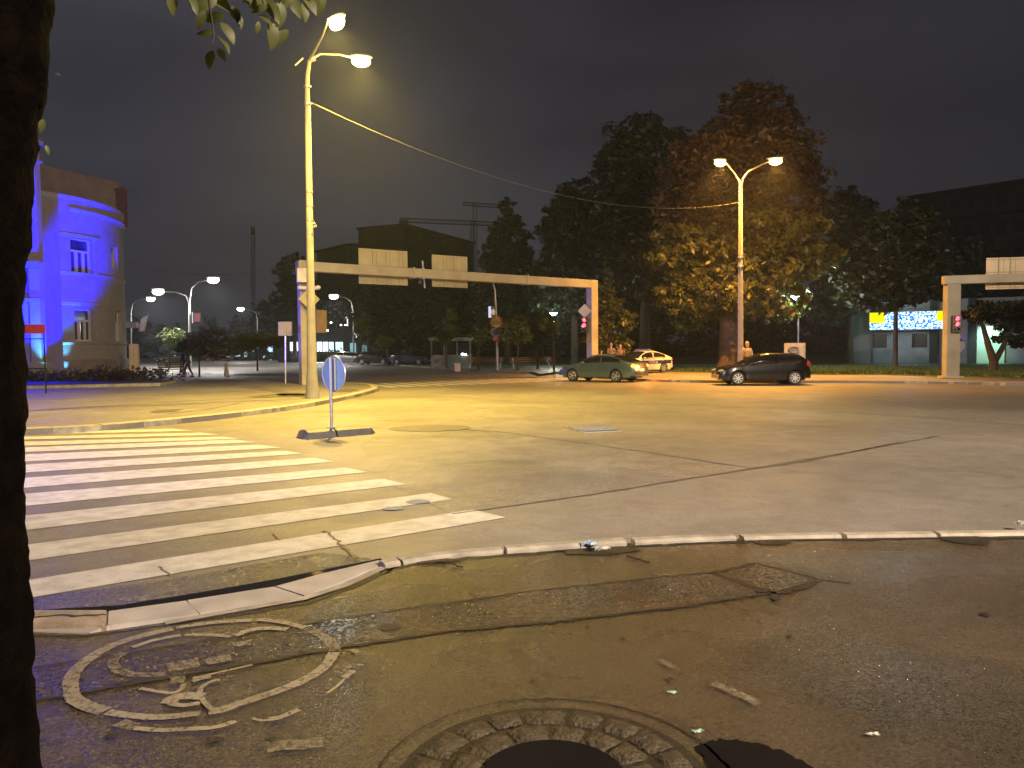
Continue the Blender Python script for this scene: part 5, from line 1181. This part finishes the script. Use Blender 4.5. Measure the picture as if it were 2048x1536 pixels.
# kiosk
Yk = 76; k0 = A(862, 728, Yk); k1 = A(942, 728, Yk); kw = k1.x-k0.x; kc = Vector(((k0.x+k1.x)/2, Yk+1.2, ZP)); kh = A(900, 678, Yk).z
t = thing('kiosk', kc, 'dim grey kiosk with dark windows behind the small trees', 'kiosk'); m_ki = mat('kiosk_panel', (.20, .21, .20), .6, 0, .2, 1.5)
MB().box(kc+Vector((0, 0, .55)), (kw, 2.4, 1.1)).build('counter_wall', m_ki, t)
MB().box(kc+Vector((0, 0, kh-.15)), (kw+.4, 2.8, .35)).build('roof', m_ki, t)
for k in (0, .33, .66, 1): MB().box(kc+Vector((kw*(k-.5)*.97, -1.12, (1.1+kh-.3)/2)), (.14, .14, kh-1.4)).build('mullion', m_ki, t)
MB().box(kc+Vector((0, -1.0, (1.1+kh-.3)/2)), (kw*.96, .05, kh-1.4)).build('window', m_glass, t)
g_sp = glow('small_lamp', (.9, 1, 1), 12)
MB().ell(A(925, 708, Yk-.1), (.13, .06, .08), 6, 8).build('window_lamp', g_sp, t); MB().ell(A(931, 709, Yk-.1), (.10, .06, .07), 6, 8).build('window_lamp', g_sp, t)
# map board
Ym = 47; g = A(1588, 735, Ym); g.z = ZP; t = thing('map_board', g, 'large white map board standing behind the black hatchback', 'notice board')
s_ = Ym/FPX; MB().box(A(1589.5, 715, Ym), (42*s_, .06, 58*s_)).build('board', mat('board_white', (.30, .30, .33), .5), t)
MB().box(A(1589.5, 715, Ym-.05), (38*s_, .03, 54*s_)).build('face', mat('board_face', (.34, .34, .38), .6, 0, .2, 3), t)
rg = [A(1588+17*s2*.62, 700+11*s3*.55, Ym-.08) for s2, s3 in [(math.cos(a_)-.1, math.sin(a_)) for a_ in np.linspace(R(30), R(330), 20)]]
MB().tube(rg, .05, 6).build('map_outline', mat('map_ink', (.06, .06, .16), .6), t)
for sg in (-1, 1): MB().box(A(1589.5+sg*19, 735, Ym+.05), (.08, .08, 1.2)).build('post', m_steel, t)
# ------------------------------------------------------------------ far buildings
m_far = mat('far_facade', (.022, .020, .023), .9, 0, .2, .3); m_far2 = mat('far_facade_brown', (.022, .017, .017), .9, 0, .2, .3); m_farw = mat('far_window', (.01, .01, .012), .2)
def block(pxa, pxb, py_top, Y, Yb, m, label, floors=4, wins=8, roof=None, py_top2=None, name='building', wm=None, balc=False):
    a = A(pxa, py_top, Y); b_ = A(pxb, py_top2 or py_top, Yb); H_ = a.z; a0_ = Vector((a.x, a.y, 0)); b0_ = Vector((b_.x, b_.y, 0)); d = (b0_-a0_); L_ = d.length; d.normalize(); n_ = Vector((d.y, -d.x, 0)); 
    t = thing(name, a0_, label, 'building'); D_ = 12
    MB().prism([tuple(a0_[:2]), tuple(b0_[:2]), tuple((b0_-n_*D_)[:2]), tuple((a0_-n_*D_)[:2])], 0, H_).build('wall', m, t)
    an = math.atan2(d.y, d.x)
    if roof == 'hip':
        c_ = (a0_+b0_-n_*D_)/2; rh = L_*.13; v = [a0_+n_*1.2-d*1.5, b0_+n_*1.2+d*1.5, b0_-n_*(D_+1)+d*1.5, a0_-n_*(D_+1)-d*1.5]; v = [uz(q_, H_) for q_ in v]+[uz(a0_.lerp(b0_, .35)-n_*D_/2, H_+rh), uz(a0_.lerp(b0_, .65)-n_*D_/2, H_+rh)]
        MB().add(v, [(0, 1, 5, 4), (1, 2, 5), (2, 3, 4, 5), (3, 0, 4), (0, 3, 2, 1)]).build('roof', m_far2, t)
    else: MB().prism([tuple((a0_+n_*.5-d*.4)[:2]), tuple((b0_+n_*.5+d*.4)[:2]), tuple((b0_-n_*(D_+.3)+d*.4)[:2]), tuple((a0_-n_*(D_+.3)-d*.4)[:2])], H_, H_+.5).build('roof', m, t)
    fh = H_/floors
    for i in range(floors):
        for j in range(wins):
            p = a0_+d*L_*(j+.5)/wins+n_*.03; q_ = uz(p, fh*(i+.55)); MB().box(q_, (L_/wins*.5, .08, fh*.5), an).build('window', wm or m_farw, t)
        if balc: p = a0_+d*L_/2+n_*.7; MB().box(uz(p, fh*(i+.18)), (L_, 1.4, 1.0), an).build('balcony', m, t)
    return t
block(1802, 2130, 402, 112, 97, m_far, 'long dark apartment block rising behind the trees at the right edge', 6, 10, py_top2=352, balc=True)
t = block(690, 800, 492, 150, 158, m_far2, 'dark hip-roofed building behind the left gantry sign', 6, 6, roof='hip')
t = block(808, 946, 452, 170, 200, m_far, 'dark flat-roofed tower block behind the gantry signs', 9, 7, py_top2=470)
# crane and mast far away
t = thing('tower_crane', (A(950, 700, 260).x, 260, 0), 'faint tower crane standing against the night sky', 'crane'); mc = mat('crane_dark', (.012, .012, .014), .8)
p0 = A(950, 700, 260); p1 = A(950, 405, 260); p0.z = 0
def lattice(mb, a, c, w_, n_=16, r=.12):
    a = Vector(a); c = Vector(c); d = (c-a).normalized(); s_ = d.cross(Vector((0, 1, 0))).normalized()*w_/2; f = Vector((0, w_/2, 0))
    cs_ = [s_+f, s_-f, -s_-f, -s_+f]
    for q_ in cs_: mb.tube([a+q_, c+q_], r, 4)
    for i in range(n_):
        for j in range(4):
            x0 = a.lerp(c, i/n_)+cs_[j]; x1 = a.lerp(c, (i+1)/n_)+cs_[(j+1) % 4]; mb.tube([x0, x1], r*.7, 4)
b = MB(); lattice(b, p0, p1, 1.3, 26, .08); b.build('tower', mc, t); b = MB(); lattice(b, A(925, 407, 260), A(1003, 413, 256), 1.0, 14, .07); b.build('jib', mc, t)
t = thing('tower_crane', (A(948, 700, 230).x, 230, 0), 'second crane, its long thin jib lying over the dark tower block', 'crane')
b = MB(); q0 = A(945, 700, 230); q0.z = 0; lattice(b, q0, A(945, 440, 230), 1.1, 20, .07); b.build('tower', mc, t); b = MB(); lattice(b, A(800, 440, 222), A(990, 448, 232), 1.1, 26, .07); b.build('jib', mc, t); MB().box(A(808, 447, 222), (2.5, 1.5, 1.8)).build('counterweight', mc, t)
t = thing('radio_mast', (A(506, 700, 300).x, 300, 0), 'faint slender mast against the sky left of the concrete lamp post', 'mast'); q0 = A(506, 700, 300); q0.z = 0; b = MB(); lattice(b, q0, A(506, 452, 300), 1.1, 26, .07); b.build('lattice_tower', mc, t)
MB().box(A(506, 462, 300), (1.3, 1.3, 2.4)).build('antenna', mc, t)
# shops with lit fronts at the end of the street
Ysh = 122
t = thing('shop_building', (A(600, 700, Ysh).x, Ysh, 0), 'low building with brightly lit white shop windows behind the concrete post', 'building')
a = A(555, 678, Ysh); c = A(778, 676, Ysh)
MB().box(((a.x+c.x)/2, Ysh+4, 2.6), (c.x-a.x, 8, 5.2)).build('wall', m_far, t)
for i, (x0, x1, y0, y1, cc, st) in enumerate(((580, 596, 684, 702, (.75, .95, 1), 1.6), (598, 612, 682, 704, (.8, .92, 1), 2.6), (634, 644, 684, 703, (.75, .95, 1), 2.6), (646, 656, 684, 703, (.8, .95, 1), 2.2), (658, 667, 684, 703, (.7, .9, 1), 1.8), (671, 686, 684, 706, (.65, .95, 1), 1.2), (700, 712, 686, 706, (.3, .7, .75), .6), (724, 734, 690, 704, (.3, .55, .6), .3))):
    p = A(x0, y0, Ysh-.1); q_ = A(x1, y1, Ysh-.1); MB().box(((p.x+q_.x)/2, Ysh-.08, (p.z+q_.z)/2), (q_.x-p.x, .1, p.z-q_.z)).build('window', glow('shop%d' % i, cc, st), t)
lamp('lamp_light', 'SPOT', (A(640, 690, Ysh-.6).x, Ysh-1.2, 2.4), 1500, (.75, .95, 1), .8, (A(620, 720, 95).x, 100, 0), 150, .5)
t = thing('shop_building', (A(480, 700, 150).x, 150, 0), 'distant row of small lit windows between the left trees', 'building')
a = A(425, 680, 150); c = A(555, 680, 150); MB().box(((a.x+c.x)/2, 154, 2.2), (c.x-a.x, 8, 4.4)).build('wall', m_far, t)
for i, (x0, x1, y0, y1, cc, st) in enumerate(((441, 446, 697, 704, (.7, .85, 1), 1.2), (452, 468, 700, 706, (.4, .7, .8), .5), (470, 480, 701, 713, (.6, .9, .9), .5), (488, 494, 702, 714, (.5, .9, .9), .6), (500, 508, 696, 706, (.6, .8, 1), 1.0), (535, 545, 693, 704, (.5, .7, 1), 1.3), (536, 544, 712, 720, (.6, .9, 1), 1.2), (526, 533, 712, 720, (.6, .9, 1), .9), (508, 516, 712, 719, (.6, .9, 1), .9), (558, 566, 690, 696, (.7, 1, 1), 2.2), (558, 566, 712, 720, (.6, .9, 1), 1.2))):
    p = A(x0, y0, 149.8); q_ = A(x1, y1, 149.8); MB().box(((p.x+q_.x)/2, 149.9, (p.z+q_.z)/2), (q_.x-p.x, .1, p.z-q_.z)).build('window', glow('row%d' % i, cc, st), t)
# people standing before the shops
for k, px in enumerate((584, 592, 600, 608)):
    g = A(px, 716, Ysh-4); g.z = 0; person(g, k, 1.7, 'dark figure standing before the lit shop windows left of the concrete post', c_jean, c_jean, grp='distant figures before the shops')
# small far lights
t = thing('light_sign', A(695, 645, 118), 'narrow upright white light tube above the far cars', 'light sign'); b = MB(); b.box(A(695, 645, 118), (2.0*118/FPX, .2, 15*118/FPX)); b.build('tube', glow('tube_white', (1, .95, 1), .9), t)
for px, py, sz in ((662, 645, .9), (690.5, 650, .8), (682, 650, .8), (655, 661, 1), (651, 658, .8)):
    o = MB().ell(A(px, py, 120), (sz*.16, .1, sz*.12), 6, 8).build('distant_lamp', g_sp); tag(o, 'tiny white distant lamp above the shops right of the concrete post', 'lamp', 'tiny distant lamps above the shops')
# LED board and the wall below it
Yl = 68
wa = A(1702, 600, 72); wb = A(2260, 590, 62); wx = Vector((wb.x-wa.x, wb.y-wa.y, 0)); wl = wx.length; wx.normalize(); wn = Vector((wx.y, -wx.x, 0))
t = thing('garden_wall_building', (wa.x, wa.y, 0), 'long low grey building behind the lawn under the LED board', 'building'); t.name = 'low_building'
MB().box((wa+wb)/2*1-Vector((0, 0, ((wa+wb)/2).z-2.9))-wn*3, (wl, 6, 5.8), math.atan2(wx.y, wx.x)).build('wall', mat('low_wall', (.20, .19, .20), .85, 0, .2, .8), t)
def hitw(px, off=0):
    d = ray(px, 600); d = Vector((d.x, d.y)); o = Vector((wa.x, wa.y))+Vector((wn.x, wn.y))*off; e = Vector((wx.x, wx.y)); den = d.x*e.y-d.y*e.x; t_ = (o.x*e.y-o.y*e.x)/den; return Vector((d.x*t_, d.y*t_, 0))
for px in (1868, 1945): p = hitw(px, .1); MB().box(uz(p, 2.9), (.6, .5, 5.8), math.atan2(wx.y, wx.x)).build('pier', m_far, t)
for px, w_ in ((1760, 1.2), (1840, 1.2)): p = hitw(px, .02); MB().box(uz(p, 2.2), (w_, .08, 1.2), math.atan2(wx.y, wx.x)).build('window', m_farw, t)
p0 = hitw(1955, .12); p1 = hitw(2011, .12); q_ = (p0+p1)/2; ztop = A(1983, 655, q_.y).z
MB().box(uz(q_, ztop/2+.1), ((p1-p0).length, .2, ztop), math.atan2(wx.y, wx.x)).build('lit_wall_area', mat('wall_green_lit', (.45, .58, .50), .8, 0, .08, 1), t)  # lit stretch of wall, its green light put into the colour
p = hitw(1990, 1.5); lamp('lamp_light', 'SPOT', uz(p, ztop+.6), 700, (.55, 1.0, .75), .2, uz(hitw(1978, .1), 1.4), 100, .9)
p = hitw(1790, 6); lamp('lamp_light', 'POINT', uz(p, 4.5), 260, (.35, .8, .55), .3)
# LED
e0 = hitw(1740, .8); e1 = hitw(1888, .8); ez1 = A(1740, 626, e0.y).z; ez0 = A(1740, 660, e0.y).z; ew = (e1-e0).length; em_ = (e0+e1)/2; ea = math.atan2((e1-e0).y, (e1-e0).x)
t = thing('led_board', uz(em_, ez0), 'long lit LED board with yellow ends and flickering blue-white letters', 'LED sign')
MB().box(uz(em_, (ez0+ez1)/2), (ew+.2, .3, ez1-ez0+.2), ea).build('housing', m_black, t)
m = bpy.data.materials.new('led_pixels'); m.use_nodes = True; n = m.node_tree; n.nodes.clear(); Lk_ = n.links
tcn = n.nodes.new('ShaderNodeTexCoord'); mpn = n.nodes.new('ShaderNodeMapping'); mpn.inputs['Scale'].default_value = (6.5, 1, 9.5); mpn.inputs['Rotation'].default_value = (0, .5, 0); vo = n.nodes.new('ShaderNodeTexVoronoi'); vo.inputs['Scale'].default_value = 1.0
Lk_.new(tcn.outputs['Object'], mpn.inputs[0]); Lk_.new(mpn.outputs[0], vo.inputs['Vector']); cr = n.nodes.new('ShaderNodeValToRGB'); cr.color_ramp.interpolation = 'LINEAR'
els = cr.color_ramp.elements; els[0].position = 0; els[0].color = (.9, 1, 1, 1); els[1].position = 1; els[1].color = (.01, .03, .12, 1)
for ps_, cc in ((.35, (.65, .9, 1, 1)), (.52, (.08, .28, .85, 1)), (.75, (.02, .06, .35, 1))): e_n = els.new(ps_); e_n.color = cc
Lk_.new(vo.outputs['Distance'], cr.inputs[0]); emn = n.nodes.new('ShaderNodeEmission'); emn.inputs[1].default_value = 2.2; Lk_.new(cr.outputs[0], emn.inputs[0]); on = n.nodes.new('ShaderNodeOutputMaterial'); Lk_.new(emn.outputs[0], on.inputs[0])
ux = (e1-e0).normalized(); un = Vector((ux.y, -ux.x, 0)); H_ = ez1-ez0
MB().box(uz(em_+un*.17, (ez0+ez1)/2), (ew, .02, H_), ea).build('screen', m, t)
gy = glow('led_yellow', (.95, .85, .0), 1.1)
MB().box(uz(e0+ux*ew*.105+un*.19, ez0+H_*.70), (ew*.21, .02, H_*.6), ea).build('yellow_field', gy, t)
MB().box(uz(e1-ux*ew*.045+un*.19, ez0+H_*.72), (ew*.09, .02, H_*.56), ea).build('yellow_field', gy, t)
p = em_+un*2; lamp('lamp_light', 'POINT', uz(p, (ez0+ez1)/2), 260, (.5, .75, 1), 1.0)
for px in (1745, 1882): p = hitw(px, .6); MB().box(uz(p, ez0/2), (.15, .15, ez0), ea).build('post', m_black, t)
# low dark hedge and wood closing the view
o = foliage('distant_wood', [E(px, 690, 70, 75+random.uniform(0, 55), 135+random.uniform(-5, 20)) for px in range(540, 2100, 55)], 60000, .55, lf_dark, None, .22, .2); tag(o, 'dark mass of distant trees and bushes behind the park', 'trees', kind='stuff')
o = foliage('distant_wood', [E(px, 690, 60, 60, 200+random.uniform(-5, 20)) for px in range(200, 560, 50)], 6000, .7, lf_dark, None, .22, .2); tag(o, 'dark far trees closing the left street behind the white lamps', 'trees', kind='stuff')
hd = foliage('hedge', [E(690, 712, 45, 9, 108), E(650, 712, 30, 8, 110)], 2500, .18, lf_dark, None, .3, .2); tag(hd, 'low clipped dark hedge before the lit shops', 'hedge')
# litter on the near footpath
def litter(name, px, py, m, label, cat, fn): 
    o = fn(G(px, py, ZN)).build(name, m); return tag(o, label, cat)
def scrap(w_, l_, hgt):
    def f(c):
        b = MB(); v = []; 
        for i in range(5):
            for j in range(4): v.append((c.x+(i/4-.5)*w_+random.uniform(-.01, .01), c.y+(j/3-.5)*l_+random.uniform(-.01, .01), ZN+.012+hgt*abs(math.sin(i*1.9+j*1.3))+random.uniform(0, .008)))
        return b.add(v, [(i*4+j, (i+1)*4+j, (i+1)*4+j+1, i*4+j+1) for i in range(4) for j in range(3)])
    return f
litter('face_mask', 1180, 1097, mat('mask_blue', (.35, .50, .62), .7), 'crumpled pale blue face mask lying by the near kerb', 'litter', scrap(.15, .08, .045))
litter('paper_scrap', 1205, 1104, mat('scrap_white', (.5, .5, .48), .7), 'white crumpled paper beside the blue mask', 'litter', scrap(.12, .05, .03))
litter('leaf', 1345, 1391, mat('scrap_mint', (.30, .50, .42), .5), 'small pale green scrap on the footpath, upper of two', 'litter', scrap(.045, .02, .006))
litter('leaf', 1396, 1470, MATS['scrap_mint'], 'small bright green scrap at the rim of the tree pit', 'litter', scrap(.045, .02, .006))
litter('leaf', 1745, 1477, MATS['scrap_white'], 'tiny pale scrap on the dark footpath at lower right', 'litter', scrap(.05, .02, .006))
litter('bottle_cap', 2044, 1056, MATS['scrap_white'], 'small white lump on the kerb at the right edge', 'litter', scrap(.10, .06, .05))
for px, py, a_, l_, lab in ((880, 1125, .3, .35, 'dry crooked twig lying by the kerb left of the mask'), (900, 1130, -.6, .28, 'shorter dry twig crossing the crooked one by the kerb'), (1275, 1120, -1.0, .26, 'straight thin twig pointing away from the kerb right of the mask')):
    c = G(px, py, ZN+.012); d = Vector((math.cos(a_), math.sin(a_), 0)); pts = [c+d*l_*(k/5-.5)+Vector((random.uniform(-.012, .012), random.uniform(-.012, .012), .008)) for k in range(6)]
    o = MB().tube(pts, .007, 6).build('twig', m_bark); tag(o, lab, 'twig')
# ------------------------------------------------------------------ night haze
HZ = 0.0006
m = bpy.data.materials.new('haze_air'); m.use_nodes = True; n = m.node_tree; n.nodes.clear()
pv = n.nodes.new('ShaderNodeVolumePrincipled'); pv.inputs['Color'].default_value = (.78, .87, 1, 1); pv.inputs['Density'].default_value = HZ; pv.inputs['Anisotropy'].default_value = .55
on = n.nodes.new('ShaderNodeOutputMaterial'); n.links.new(pv.outputs[0], on.inputs['Volume'])
if HZ:
    o = MB().box((0, 170, 32), (640, 420, 66)).build('haze', m); o['kind'] = 'stuff'; tag(o, 'thin misty night air glowing round the lamps', 'haze')
